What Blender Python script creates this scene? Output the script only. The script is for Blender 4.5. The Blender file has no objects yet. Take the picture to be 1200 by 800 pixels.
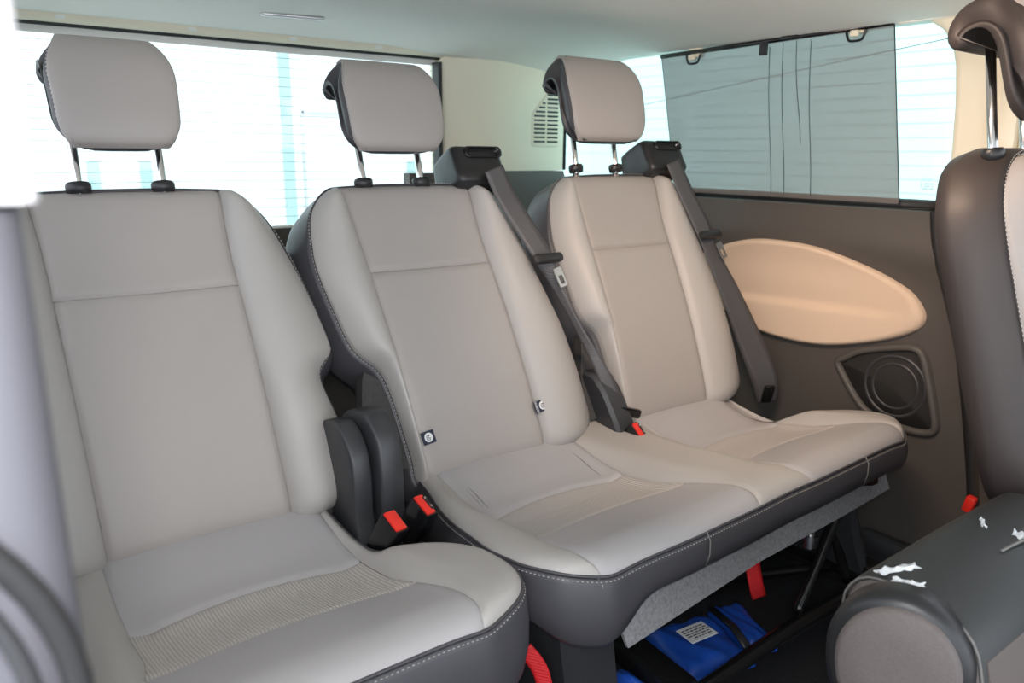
import bpy, bmesh, math, random
import numpy as np
from mathutils import Vector, Matrix

random.seed(4); rng = np.random.default_rng(4)
S = bpy.context.scene
COL = S.collection
PI = math.pi

# ------------------------------------------------------------------ camera
# world: x along the rear bench (to its right end), y to the rear of the van, z up
cam_d = bpy.data.cameras.new('camera'); cam = bpy.data.objects.new('camera', cam_d); COL.objects.link(cam)
RX = Vector((0.79717831, -0.60367855, 0.00888468))      # image right
DN = Vector((-0.13392596, -0.19116488, -0.97237844))    # image down
FW = Vector((0.58870245, 0.77396912, -0.23324072))      # view direction
UP = -DN; BK = -FW
cam.matrix_world = Matrix(((RX.x, UP.x, BK.x, 0), (RX.y, UP.y, BK.y, 0), (RX.z, UP.z, BK.z, 1.08), (0, 0, 0, 1)))
cam_d.lens = 27.693; cam_d.sensor_width = 36; cam_d.clip_start = 0.02
cam_d.dof.use_dof = True; cam_d.dof.focus_distance = 1.4; cam_d.dof.aperture_fstop = 5.6
S.camera = cam

# ------------------------------------------------------------------ light
W = bpy.data.worlds.new('overcast'); S.world = W; W.use_nodes = True
bg = W.node_tree.nodes['Background']
bg.inputs[0].default_value = (0.90, 0.96, 1.05, 1); bg.inputs[1].default_value = 1.0

def area(name, loc, target, size, sizey, power, col):
    d = bpy.data.lights.new(name, 'AREA'); d.shape = 'RECTANGLE'; d.size = size; d.size_y = sizey
    d.energy = power; d.color = col
    o = bpy.data.objects.new(name, d); COL.objects.link(o); o.location = loc
    o.rotation_euler = (Vector(target) - Vector(loc)).to_track_quat('-Z', 'Y').to_euler()
    return o
area('camera_flash', (-0.035, -0.03, 1.15), (0.9, 1.3, 0.72), 0.05, 0.05, 1.75, (1.0, 0.97, 0.96))
fill_light = area('warm_fill_light', (.95, .75, 1.39), (1.93, 1.15, .60), 0.34, 0.14, 1.8, (1.0, 0.73, 0.55))  # added out-of-view fill that warms the right side, no known lamp there
fill_light.data.spread = math.radians(110)

S.view_settings.view_transform = 'Standard'; S.view_settings.look = 'None'
S.view_settings.gamma = 1; S.view_settings.use_curve_mapping = False
S.view_settings.exposure = 1.62

# ------------------------------------------------------------------ materials
def nmat(name):
    m = bpy.data.materials.new(name); m.use_nodes = True
    return m, m.node_tree.nodes, m.node_tree.links, m.node_tree.nodes['Principled BSDF']

def basic(name, col, rough=0.5, metal=0.0, noise=0.0, nscale=40.0, bump=0.0, bscale=300.0, spec=0.5, coat=0.0):
    m, N, L, b = nmat(name)
    b.inputs['Base Color'].default_value = (*col, 1)
    b.inputs['Roughness'].default_value = rough; b.inputs['Metallic'].default_value = metal
    b.inputs['Specular IOR Level'].default_value = spec
    b.inputs['Coat Weight'].default_value = coat
    tc = N.new('ShaderNodeTexCoord')
    if noise > 0:
        n = N.new('ShaderNodeTexNoise'); n.inputs['Scale'].default_value = nscale; n.inputs['Detail'].default_value = 4
        L.new(tc.outputs['Object'], n.inputs['Vector'])
        r = N.new('ShaderNodeMapRange'); r.inputs['To Min'].default_value = 1 - noise; r.inputs['To Max'].default_value = 1 + noise
        L.new(n.outputs['Fac'], r.inputs['Value'])
        mx = N.new('ShaderNodeVectorMath'); mx.operation = 'SCALE'; mx.inputs[0].default_value = col
        L.new(r.outputs['Result'], mx.inputs['Scale']); L.new(mx.outputs['Vector'], b.inputs['Base Color'])
    if bump > 0:
        n2 = N.new('ShaderNodeTexNoise'); n2.inputs['Scale'].default_value = bscale; n2.inputs['Detail'].default_value = 3
        L.new(tc.outputs['Object'], n2.inputs['Vector'])
        bp = N.new('ShaderNodeBump'); bp.inputs['Strength'].default_value = bump; bp.inputs['Distance'].default_value = 0.002
        L.new(n2.outputs['Fac'], bp.inputs['Height']); L.new(bp.outputs['Normal'], b.inputs['Normal'])
    return m

def wavy(name, col, scale, axis='X', depth=0.4, dark=0.8, rough=0.8, second=None):
    """fabric with fine woven ribs"""
    m, N, L, b = nmat(name)
    b.inputs['Roughness'].default_value = rough
    tc = N.new('ShaderNodeTexCoord')
    w = N.new('ShaderNodeTexWave'); w.bands_direction = axis; w.inputs['Scale'].default_value = scale
    L.new(tc.outputs['Object'], w.inputs['Vector'])
    fac = w.outputs['Fac']
    if second:
        w2 = N.new('ShaderNodeTexWave'); w2.bands_direction = second; w2.inputs['Scale'].default_value = scale
        L.new(tc.outputs['Object'], w2.inputs['Vector'])
        mm = N.new('ShaderNodeMath'); mm.operation = 'MULTIPLY'
        L.new(w.outputs['Fac'], mm.inputs[0]); L.new(w2.outputs['Fac'], mm.inputs[1]); fac = mm.outputs[0]
    r = N.new('ShaderNodeMapRange'); r.inputs['To Min'].default_value = dark; r.inputs['To Max'].default_value = 1.05
    L.new(fac, r.inputs['Value'])
    mx = N.new('ShaderNodeVectorMath'); mx.operation = 'SCALE'; mx.inputs[0].default_value = col
    L.new(r.outputs['Result'], mx.inputs['Scale']); L.new(mx.outputs['Vector'], b.inputs['Base Color'])
    bp = N.new('ShaderNodeBump'); bp.inputs['Strength'].default_value = depth; bp.inputs['Distance'].default_value = 0.001
    L.new(fac, bp.inputs['Height']); L.new(bp.outputs['Normal'], b.inputs['Normal'])
    return m

def glassy(name, tint, gloss=0.05):
    m, N, L, b = nmat(name); N.remove(b)
    t = N.new('ShaderNodeBsdfTransparent'); t.inputs[0].default_value = (*tint, 1)
    g = N.new('ShaderNodeBsdfGlossy'); g.inputs['Roughness'].default_value = 0.02
    mx = N.new('ShaderNodeMixShader'); mx.inputs[0].default_value = gloss
    L.new(t.outputs[0], mx.inputs[1]); L.new(g.outputs[0], mx.inputs[2])
    L.new(mx.outputs[0], N['Material Output'].inputs['Surface'])
    return m

M = {}
M['beige'] = basic('beige_leather', (0.365, 0.335, 0.313), 0.48, noise=0.03, nscale=9, bump=0.10, bscale=700)
M['cream'] = basic('light_bolster_leather', (0.40, 0.378, 0.356), 0.46, noise=0.03, nscale=9, bump=0.10, bscale=700)
M['front'] = basic('grey_beige_leather', (0.385, 0.368, 0.368), 0.46, noise=0.03, nscale=9, bump=0.10, bscale=700)
M['ribbed'] = wavy('ribbed_seat_fabric', (0.48, 0.445, 0.415), 64, 'X', 0.7, 0.74, 0.85)
M['dark'] = basic('charcoal_leather', (0.060, 0.058, 0.064), 0.44, noise=0.06, nscale=12, bump=0.12, bscale=700)
M['darkgrey'] = basic('dark_grey_leather', (0.032, 0.033, 0.033), 0.5, noise=0.08, nscale=14, bump=0.2, bscale=500)
M['felt'] = basic('grey_felt', (0.27, 0.265, 0.27), 0.95, noise=0.55, nscale=170, bump=0.6, bscale=500, spec=0.1)
M['sidefelt'] = basic('charcoal_felt', (0.060, 0.058, 0.056), 0.9, noise=0.35, nscale=220, bump=0.4, bscale=500, spec=0.2)
M['thread'] = basic('pale_thread', (0.55, 0.52, 0.47), 0.8)
M['black'] = basic('black_plastic', (0.018, 0.018, 0.019), 0.38, bump=0.08, bscale=500)
M['gloss'] = basic('gloss_black_plastic', (0.008, 0.008, 0.009), 0.16)
M['greyplastic'] = basic('charcoal_plastic', (0.036, 0.037, 0.040), 0.40, bump=0.12, bscale=600)
M['panel'] = basic('dark_door_panel', (0.080, 0.070, 0.062), 0.55, noise=0.04, nscale=8, bump=0.15, bscale=500)
M['panelbrown'] = basic('dark_brown_trim', (0.075, 0.063, 0.052), 0.6, bump=0.15, bscale=500)
M['insert'] = wavy('woven_beige_panel', (0.74, 0.565, 0.42), 90, 'Y', 0.35, 0.88, 0.8, 'Z')
M['trim'] = basic('cream_plastic_trim', (0.84, 0.78, 0.62), 0.55, bump=0.05, bscale=400)
M['headliner'] = basic('grey_headliner', (0.86, 0.86, 0.81), 0.95, noise=0.03, nscale=300, bump=0.15, bscale=900, spec=0.1)
M['chrome'] = basic('chrome', (0.80, 0.80, 0.80), 0.13, metal=1)
M['satin'] = basic('satin_steel', (0.62, 0.62, 0.63), 0.3, metal=1)
M['blackmetal'] = basic('black_painted_steel', (0.010, 0.010, 0.010), 0.22)
M['web'] = wavy('seat_belt_webbing', (0.075, 0.072, 0.075), 110, 'DIAGONAL', 0.3, 0.8, 0.38)
M['red'] = basic('red_plastic', (0.78, 0.030, 0.018), 0.35)
M['redweb'] = wavy('red_webbing', (0.62, 0.012, 0.016), 110, 'DIAGONAL', 0.3, 0.85, 0.6)
M['carpet'] = basic('black_carpet', (0.022, 0.022, 0.024), 1.0, noise=0.4, nscale=150, bump=0.6, bscale=300, spec=0.1)
M['blue'] = basic('blue_nylon', (0.012, 0.075, 0.42), 0.42, noise=0.12, nscale=25, bump=0.25, bscale=60)
M['white'] = basic('white_label', (0.80, 0.80, 0.80), 0.6)
M['ink'] = basic('black_print', (0.02, 0.02, 0.025), 0.6)
M['navy'] = basic('navy_tag_cloth', (0.022, 0.028, 0.05), 0.7)
M['body'] = basic('white_body_paint', (0.50, 0.50, 0.52), 0.35)
M['greytrim'] = basic('grey_pillar_trim', (0.115, 0.115, 0.135), 0.5)
M['seal'] = basic('rubber_seal', (0.018, 0.018, 0.019), 0.5)
M['film'] = basic('torn_protective_film', (0.72, 0.74, 0.75), 0.2)
M['edge'] = basic('worn_cut_edge', (0.17, 0.16, 0.15), 0.7)
M['rearglass'] = glassy('rear_glass', (0.90, 0.97, 0.95), 0.04)
M['clearglass'] = glassy('clear_side_glass', (0.93, 0.93, 0.94), 0.04)
M['seatbrown'] = basic('brown_black_leather', (0.040, 0.031, 0.028), 0.5, noise=0.06, nscale=12, bump=0.12, bscale=700)
M['wire'] = basic('heating_wire', (0.15, 0.15, 0.15), 0.6)
M['sideglass'] = glassy('tinted_side_glass', (0.78, 0.95, 0.915), 0.04)
M['cladding'] = basic('white_cladding', (0.86, 0.87, 0.87), 0.6)
M['joint'] = basic('cladding_joint', (0.60, 0.62, 0.62), 0.8)
M['steelpost'] = basic('pale_blue_post', (0.42, 0.58, 0.58), 0.6)
M['concrete'] = basic('pale_concrete', (0.74, 0.74, 0.72), 0.9, noise=0.1, nscale=3)

def meshweave():
    m, N, L, b = nmat('black_sun_mesh')
    tc = N.new('ShaderNodeTexCoord'); fac = []
    mp = N.new('ShaderNodeMapping'); mp.inputs['Rotation'].default_value = (math.radians(38), 0, 0)
    L.new(tc.outputs['Object'], mp.inputs['Vector'])
    for ax in ('Y', 'Z'):
        w = N.new('ShaderNodeTexWave'); w.bands_direction = ax; w.inputs['Scale'].default_value = 66
        L.new(mp.outputs['Vector'], w.inputs['Vector']); fac.append(w.outputs['Fac'])
    mm = N.new('ShaderNodeMath'); mm.operation = 'MULTIPLY'
    L.new(fac[0], mm.inputs[0]); L.new(fac[1], mm.inputs[1])
    r = N.new('ShaderNodeMapRange'); r.inputs['To Min'].default_value = 0.14; r.inputs['To Max'].default_value = 0.29
    L.new(mm.outputs[0], r.inputs['Value'])
    b.inputs['Base Color'].default_value = (0.16, 0.145, 0.135, 1); b.inputs['Roughness'].default_value = 0.6
    t = N.new('ShaderNodeBsdfTransparent'); mx = N.new('ShaderNodeMixShader')
    L.new(r.outputs['Result'], mx.inputs[0]); L.new(b.outputs[0], mx.inputs[1]); L.new(t.outputs[0], mx.inputs[2])
    L.new(mx.outputs[0], N['Material Output'].inputs['Surface'])
    return m
M['mesh'] = meshweave()

# ------------------------------------------------------------------ helpers
ORIGIN = {}
def link(name, verts, faces, mat, parent=None, smooth=True, origin=None, kind=None, sharp=None):
    V = np.asarray(verts, float).reshape(-1, 3)
    if parent is not None: off = ORIGIN[parent.name]
    elif origin is not None: off = Vector(origin)
    else: off = Vector((float(V[:, 0].mean()), float(V[:, 1].mean()), float(V[:, 2].min())))
    V = V - np.array(off)
    me = bpy.data.meshes.new(name); me.from_pydata(V.tolist(), [], faces); me.update()
    bm = bmesh.new(); bm.from_mesh(me); bmesh.ops.recalc_face_normals(bm, faces=bm.faces); bm.to_mesh(me); bm.free()
    me.materials.append(M[mat] if isinstance(mat, str) else mat)
    if smooth:
        me.polygons.foreach_set('use_smooth', [True] * len(me.polygons))
        if sharp: me.set_sharp_from_angle(angle=math.radians(sharp))
    o = bpy.data.objects.new(name, me); COL.objects.link(o)
    if parent is not None: o.parent = parent
    else: o.location = off
    ORIGIN[o.name] = off
    if kind: o['kind'] = kind
    return o

def thing(name, label, cat, loc, group=None):
    o = bpy.data.objects.new(name, None); COL.objects.link(o); o.location = loc; o.empty_display_size = 0.05
    ORIGIN[o.name] = Vector(loc)
    o['label'] = label; o['category'] = cat
    if group: o['group'] = group
    return o
def tag(o, label, cat, group=None):
    o['label'] = label; o['category'] = cat
    if group: o['group'] = group
    return o

class G:
    """collects shapes for one mesh"""
    def __init__(s): s.v = []; s.f = []
    def add(s, v, f):
        k = len(s.v); s.v += [tuple(map(float, p)) for p in v]; s.f += [tuple(i + k for i in q) for q in f]; return s
    def link(s, name, mat, parent=None, **k): return link(name, s.v, s.f, mat, parent, **k)

def boxvf(c, size, rot=None, bev=0.0, seg=2):
    bm = bmesh.new(); bmesh.ops.create_cube(bm, size=1)
    for v in bm.verts: v.co = Vector((v.co.x * size[0], v.co.y * size[1], v.co.z * size[2]))
    if bev: bmesh.ops.bevel(bm, geom=bm.edges[:], offset=bev, segments=seg, affect='EDGES', profile=0.5)
    R = rot if rot is not None else Matrix.Identity(3)
    v = [tuple(R @ x.co + Vector(c)) for x in bm.verts]; bm.verts.index_update()
    f = [tuple(x.index for x in q.verts) for q in bm.faces]; bm.free()
    return v, f
def axes(x, y, z): return Matrix((x, y, z)).transposed()
def rot(ax, deg): return Matrix.Rotation(math.radians(deg), 3, ax)

def pchip(x, xs, ys):
    xs = np.asarray(xs, float); ys = np.asarray(ys, float); o = np.argsort(xs); xs = xs[o]; ys = ys[o]
    h = np.diff(xs); d = np.diff(ys) / h; m = np.zeros_like(xs); m[0] = d[0]; m[-1] = d[-1]
    for i in range(1, len(xs) - 1):
        if d[i - 1] * d[i] > 0:
            w1 = 2 * h[i] + h[i - 1]; w2 = h[i] + 2 * h[i - 1]; m[i] = (w1 + w2) / (w1 / d[i - 1] + w2 / d[i])
    x = np.clip(np.asarray(x, float), xs[0], xs[-1]); k = np.clip(np.searchsorted(xs, x) - 1, 0, len(h) - 1)
    t = (x - xs[k]) / h[k]
    return (ys[k] * (2 * t**3 - 3 * t**2 + 1) + h[k] * m[k] * (t**3 - 2 * t**2 + t)
            + ys[k + 1] * (-2 * t**3 + 3 * t**2) + h[k] * m[k + 1] * (t**3 - t**2))

def spline(pts, n=8, closed=False):
    P = [np.array(p, float) for p in pts]; N = len(P); out = []
    for i in range(N if closed else N - 1):
        if closed: a, b, c, d = P[i - 1], P[i], P[(i + 1) % N], P[(i + 2) % N]
        else: a, b, c, d = P[max(i - 1, 0)], P[i], P[i + 1], P[min(i + 2, N - 1)]
        for k in range(n):
            t = k / n
            out.append(0.5 * (2 * b + (c - a) * t + (2 * a - 5 * b + 4 * c - d) * t * t + (3 * b - a - 3 * c + d) * t**3))
    if not closed: out.append(P[-1])
    return out

def resample(P, step, closed=False):
    P = np.array(P, float)
    if closed: P = np.vstack([P, P[:1]])
    d = np.r_[0, np.cumsum(np.linalg.norm(np.diff(P, axis=0), axis=1))]
    n = max(2, int(round(d[-1] / step)) + 1); s = np.linspace(0, d[-1], n)
    if closed: s = s[:-1]
    return np.stack([np.interp(s, d, P[:, k]) for k in range(P.shape[1])], 1)

def tube(pts, r, seg=8, closed=False, flat=None, normal=None):
    """sweep a circle (or a flat a x b section) along points; r may vary"""
    P = [Vector(p) for p in pts]; n = len(P); v = []; f = []
    rs = r if hasattr(r, '__len__') else [r] * n
    T = []
    for i in range(n):
        a = P[(i - 1) % n] if closed else P[max(i - 1, 0)]; b = P[(i + 1) % n] if closed else P[min(i + 1, n - 1)]
        T.append((b - a).normalized())
    nv = Vector(normal) if normal is not None else (Vector((0, 0, 1)) if abs(T[0].z) < 0.9 else Vector((1, 0, 0)))
    for i in range(n):
        t = T[i]; u = (nv - t * nv.dot(t)).normalized(); w = t.cross(u)
        if normal is None: nv = u
        for k in range(seg):
            a = 2 * PI * (k + 0.5) / seg
            if flat: q = P[i] + u * (flat[1] * math.sin(a) * 1.414 / 2 * (1 if seg > 4 else 1)) + w * (flat[0] * math.cos(a) * 1.414 / 2)
            else: q = P[i] + u * (rs[i] * math.cos(a)) + w * (rs[i] * math.sin(a))
            v.append(tuple(q))
    m = n if closed else n - 1
    for i in range(m):
        j = (i + 1) % n
        for k in range(seg): f.append((i * seg + k, i * seg + (k + 1) % seg, j * seg + (k + 1) % seg, j * seg + k))
    if not closed: f.append(tuple(range(seg - 1, -1, -1))); f.append(tuple((n - 1) * seg + k for k in range(seg)))
    return v, f

def ribbon(pts, wdir, width, thick):
    """flat webbing: wdir a vector or list of vectors"""
    P = [Vector(p) for p in pts]; n = len(P); v = []; f = []
    for i in range(n):
        t = (P[min(i + 1, n - 1)] - P[max(i - 1, 0)]).normalized()
        w = Vector(wdir[i] if hasattr(wdir[0], '__len__') else wdir); w = (w - t * w.dot(t)).normalized(); nn = t.cross(w)
        wd = width[i] if hasattr(width, '__len__') else width
        for a, b in ((-.5, -.5), (-.25, -.62), (.25, -.62), (.5, -.5), (.5, .5), (.25, .62), (-.25, .62), (-.5, .5)):
            v.append(tuple(P[i] + w * (a * wd) + nn * (b * thick)))
    for i in range(n - 1):
        for k in range(8): f.append((i * 8 + k, i * 8 + (k + 1) % 8, i * 8 + 8 + (k + 1) % 8, i * 8 + 8 + k))
    f.append(tuple(range(7, -1, -1))); f.append(tuple((n - 1) * 8 + k for k in range(8)))
    return v, f

def loft(rings, cap0=True, cap1=True, closed=True):
    n = len(rings[0]); v = [tuple(p) for r in rings for p in r]; f = []
    for i in range(len(rings) - 1):
        for k in range(n if closed else n - 1):
            f.append((i * n + k, i * n + (k + 1) % n, (i + 1) * n + (k + 1) % n, (i + 1) * n + k))
    for c, i in ((cap0, 0), (cap1, len(rings) - 1)):
        if c:
            ctr = np.mean(np.array(rings[i]), 0); q = len(v); v.append(tuple(ctr))
            for k in range(n): f.append((i * n + k, i * n + (k + 1) % n, q))
    return v, f

def offset2(P, d):
    """2D outward offset of a closed loop (n,2); d scalar or array"""
    P = np.asarray(P); A = np.roll(P, 1, 0); B = np.roll(P, -1, 0); t = B - A; t /= np.linalg.norm(t, axis=1)[:, None] + 1e-9
    nrm = np.stack([t[:, 1], -t[:, 0]], 1)
    area2 = np.sum(P[:, 0] * B[:, 1] - B[:, 0] * P[:, 1])
    if area2 < 0: nrm = -nrm
    for _ in range(3): nrm = nrm + np.roll(nrm, 1, 0) + np.roll(nrm, -1, 0); nrm /= np.linalg.norm(nrm, axis=1)[:, None] + 1e-9
    return P + nrm * (np.asarray(d).reshape(-1, 1) if hasattr(d, '__len__') else d)

def cl(n, e=(0, .006, .018, .04)):
    a = list(e); return np.array(a + list(np.linspace(.08, .92, n)) + [1 - x for x in reversed(a)])

def panel(f, As, Bs, down):
    """grid of f(a,b) with a skirt turned down along vector `down` so the panel has thickness"""
    down = np.array(down); P = np.array([[f(a, b) for b in Bs] for a in As]); P = np.pad(P, ((1, 1), (1, 1), (0, 0)), 'edge')
    P[0] += down; P[-1] += down; P[1:-1, 0] += down; P[1:-1, -1] += down
    n, m = P.shape[:2]
    fs = [(i * m + j, (i + 1) * m + j, (i + 1) * m + j + 1, i * m + j + 1) for i in range(n - 1) for j in range(m - 1)]
    return P.reshape(-1, 3), fs

def stitches(g, pts, nrm, closed=False, L=0.0044, gap=0.0030, w=0.0008, h=0.0009):
    """one small raised thread per stitch"""
    P = resample(pts, L + gap, closed)
    for i in range(len(P) - (0 if closed else 1)):
        a = Vector(P[i]); b = Vector(P[(i + 1) % len(P)]); t = (b - a)
        if t.length < 1e-6: continue
        t.normalize(); n = Vector(nrm[min(len(nrm) - 1, i * len(nrm) // len(P))] if hasattr(nrm[0], '__len__') else nrm); n = (n - t * n.dot(t)).normalized(); s = t.cross(n)
        b = a + t * L; m = (a + b) / 2
        g.add([a, m + s * w + n * h * .3, b, m - s * w + n * h * .3, m + n * h * 1.4], [(0, 1, 4), (1, 2, 4), (2, 3, 4), (3, 0, 4), (0, 3, 2, 1)])

def poly_slab(P2, to3, d0, d1, name, mat, parent=None, bev=0.0, **k):
    """a flat outline given depth (d0 front, d1 back), front edge rounded by bev"""
    P2 = np.array(P2); rings = []
    if bev:
        for q in (0, .3, .7, 1): rings.append([to3(p, d0 + (d1 - d0) * 0 + math.copysign(bev, d1 - d0) * (1 - math.sin(q * PI / 2))) for p in offset2(P2, -bev * (1 - q) if False else -bev * math.cos(q * PI / 2) * 1.0)] )
        rings = [[to3(p, d0 + math.copysign(bev, d1 - d0) * (1 - math.cos(q * PI / 2))) for p in offset2(P2, -bev * (1 - math.sin(q * PI / 2)))] for q in (0, .33, .66, 1)]
    else: rings.append([to3(p, d0) for p in P2])
    rings.append([to3(p, d1) for p in P2])
    v, f = loft(rings)
    return link(name, v, f, mat, parent, **k)

def rrect(w, h, r, n=4):
    o = []
    for cx, cy, a0 in ((w / 2 - r, h / 2 - r, 0), (-w / 2 + r, h / 2 - r, 90), (-w / 2 + r, -h / 2 + r, 180), (w / 2 - r, -h / 2 + r, 270)):
        for k in range(n + 1):
            a = math.radians(a0 + 90 * k / n); o.append((cx + r * math.cos(a), cy + r * math.sin(a)))
    return o
def circ(r, n=24, cx=0, cy=0): return [(cx + r * math.cos(2 * PI * k / n), cy + r * math.sin(2 * PI * k / n)) for k in range(n)]

# ------------------------------------------------------------------ setting: ground and buildings outside
def quadbox(name, lo, hi, mat, parent=None, bev=0.0, **k):
    c = [(a + b) / 2 for a, b in zip(lo, hi)]; s = [b - a for a, b in zip(lo, hi)]
    v, f = boxvf(c, s, bev=bev); return link(name, v, f, mat, parent, smooth=bool(bev), sharp=40, **k)
quadbox('ground', (-14, -14, -0.70), (16, 16, -0.6), 'concrete', kind='structure')

def clad_wall(name, label, p0, p1, height, board, zb=-0.6, posts=(), doors=()):
    """a building face from p0 to p1 clad in wide boards, each board one slab"""
    p0 = Vector((*p0, 0)); p1 = Vector((*p1, 0)); L = (p1 - p0).length; ux = (p1 - p0) / L; n = Vector((-ux.y, ux.x, 0))
    Rm = axes(ux, n, Vector((0, 0, 1)))
    root = thing(name, label, 'building', p0 + Vector((0, 0, zb)))
    v, f = boxvf(p0 + ux * L / 2 + n * 0.2 + Vector((0, 0, zb + height / 2)), (L, 0.3, height), Rm); link('backing', v, f, 'joint', root, smooth=False)
    k = int(height / board)
    me = None
    for i in range(k):
        c = p0 + ux * L / 2 + Vector((0, 0, zb + (i + .5) * board)) + n * 0.047
        if me is None:
            v, f = boxvf((0, 0, 0), (L, 0.012, board - 0.004), Rm); o = link('board', v, f, 'cladding', None, smooth=False, origin=(0, 0, 0)); me = o.data
        else:
            o = bpy.data.objects.new('board', me); COL.objects.link(o)
        o.parent = root; o.location = c - ORIGIN[root.name]
    for s, w, z0, z1 in posts:
        v, f = boxvf(p0 + ux * s + n * 0.02 + Vector((0, 0, (z0 + z1) / 2)), (w, 0.03, z1 - z0), Rm); link('post', v, f, 'steelpost', root, smooth=False)
    for s0, s1, z0, z1 in doors:
        g = G()
        for a, b, c, d in ((s0, s0 + .02, z0, z1), (s1 - .02, s1, z0, z1), (s0, s1, z1 - .02, z1)):
            g.add(*boxvf(p0 + ux * (a + b) / 2 + n * 0.03 + Vector((0, 0, (c + d) / 2)), (b - a, 0.02, d - c), Rm))
        g.link('door_frame', 'joint', root, smooth=False)
    return root
clad_wall('clad_building', 'white clad building outside the rear window', (-2.5, 6.0), (6.4, 6.0), 5.0, 0.42,
          posts=[(4.90, 0.075, -.6, 4.2), (3.53, 0.07, -.6, 1.0), (3.86, 0.07, -.6, 1.0), (6.0, .1, -.6, 1.0)],
          doors=[(5.02, 6.6, -.6, 1.38)])
clad_wall('clad_building', 'white boarded building outside the tinted side window', (5.6, 5.6), (5.6, -6.0), 5.0, 0.095,
          posts=[], doors=[])

# ------------------------------------------------------------------ setting: van shell
XW = 1.95                                   # inner face of right side panel
YR = 2.30                                   # rear window plane
v, f = boxvf((0.75, 0.55, -0.03), (2.5, 3.6, 0.06)); link('floor', v, f, 'carpet', kind='structure', smooth=False)

# headliner: flat in the middle, coved down to the side window tops and to the rear header
def headliner():
    xs = np.r_[np.linspace(-.12, 1.42, 16), np.linspace(1.46, 1.965, 16)]
    ys = np.r_[np.linspace(-1.25, 1.95, 18), np.linspace(1.98, 2.262, 12)]
    def z(x, y):
        a = max(0, (x - 1.45) / .5); b = max(0, (y - 1.95) / .31); c = max(0, (.25 - x) / .37)
        return 1.425 - .040 * a**2.0 - .034 * b**2.2 - .04 * c**2 - .022 * b * min(1, max(0, (x - 1.25) / .35))
    P = [[(x, y, z(x, y)) for y in ys] for x in xs]; v = []; f = []
    n, m = len(xs), len(ys)
    for layer in (0, .03): v += [(p[0], p[1], p[2] + layer) for r in P for p in r]
    for i in range(n - 1):
        for j in range(m - 1):
            q = (i * m + j, (i + 1) * m + j, (i + 1) * m + j + 1, i * m + j + 1); f.append(q); f.append(tuple(k + n * m for k in reversed(q)))
    bd = [i * m for i in range(n)] + [(n - 1) * m + j for j in range(1, m)] + [i * m + m - 1 for i in range(n - 2, -1, -1)] + [j for j in range(m - 2, 0, -1)]
    for k in range(len(bd)): a, b = bd[k], bd[(k + 1) % len(bd)]; f.append((a, b, b + n * m, a + n * m))
    return link('ceiling', v, f, 'headliner', kind='structure')
ceil = headliner()
# outer roof skin keeps the daylight off the headliner
quadbox('roof', (-.2, -1.3, 1.47), (2.12, 2.42, 1.50), 'body', kind='structure')

# rear header: cream ledge with three oval plugs and dark rubber line
hd = G()
prof = [(2.250, 1.392), (2.262, 1.380), (2.275, 1.374), (2.285, 1.376), (2.31, 1.376), (2.31, 1.44), (2.25, 1.44)]
hd.add(*loft([[(x, y, z) for y, z in prof] for x in np.linspace(-.12, 1.50, 12)]))
trim1 = hd.link('trim_1', 'trim', kind='structure', sharp=50)
v, f = tube([(x, 2.283, 1.372) for x in np.linspace(-.1, 1.44, 10)], .0055, 8); link('rubber_strip', v, f, 'seal', trim1)
for x in (.35, .655, .93, 1.2):
    v, f = loft([[(x + a, 2.256 + b * .7 - d * .7, 1.386 - b * .7 - d * .7) for a, b in [(.013 * s * math.cos(t), .006 * s * math.sin(t)) for t in np.linspace(0, 2 * PI, 16, False)]] for s, d in ((1, -.004), (1, .001), (.85, .002))])
    link('plug', v, f, 'headliner', trim1)

# window 1: rear glass with heating wires and its dark border
w1 = quadbox('window_1', (-.10, 2.312, .83), (1.47, 2.317, 1.385), 'rearglass', kind='structure')
g = G()
for a, b in (((-.10, 2.302, 1.352), (1.47, 2.311, 1.39)), ((-.10, 2.302, .83), (1.47, 2.311, .862)), ((1.425, 2.302, .83), (1.47, 2.311, 1.39))):
    g.add(*boxvf([(p + q) / 2 for p, q in zip(a, b)], [q - p for p, q in zip(a, b)]))
g.link('glass_border', 'headliner', w1, smooth=False)
g = G()
for k in range(18):
    z = .885 + k * .0265; g.add(*tube([(-.08, 2.3115, z), (.7, 2.3115, z + .004), (1.425, 2.3115, z)], 0.0008, 4))
g.link('heating_wires', 'wire', w1, kind='stuff')

# rear wall below the glass (tailgate lining) and lower corner
rw = quadbox('wall_rear', (-.12, 2.29, 0), (1.98, 2.36, .855), 'panel', kind='structure')
ds = quadbox('trim_2', (1.414, 2.262, .90), (1.428, 2.30, 1.36), 'seal', kind='structure')
cor = loft([[(1.30, 2.262, z0), (1.43, 2.262, z0), (1.43, 2.30, z0), (1.30, 2.30, z0)] for z0 in (.86, 1.0, 1.012)]); link('corner_trim', *cor, 'panel', rw, smooth=False)
v, f = loft([[(1.30, 2.24, z0), (1.43, 2.24, z0), (1.43, 2.30, z0), (1.30, 2.30, z0)] for z0 in (.90, 1.0)])
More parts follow.
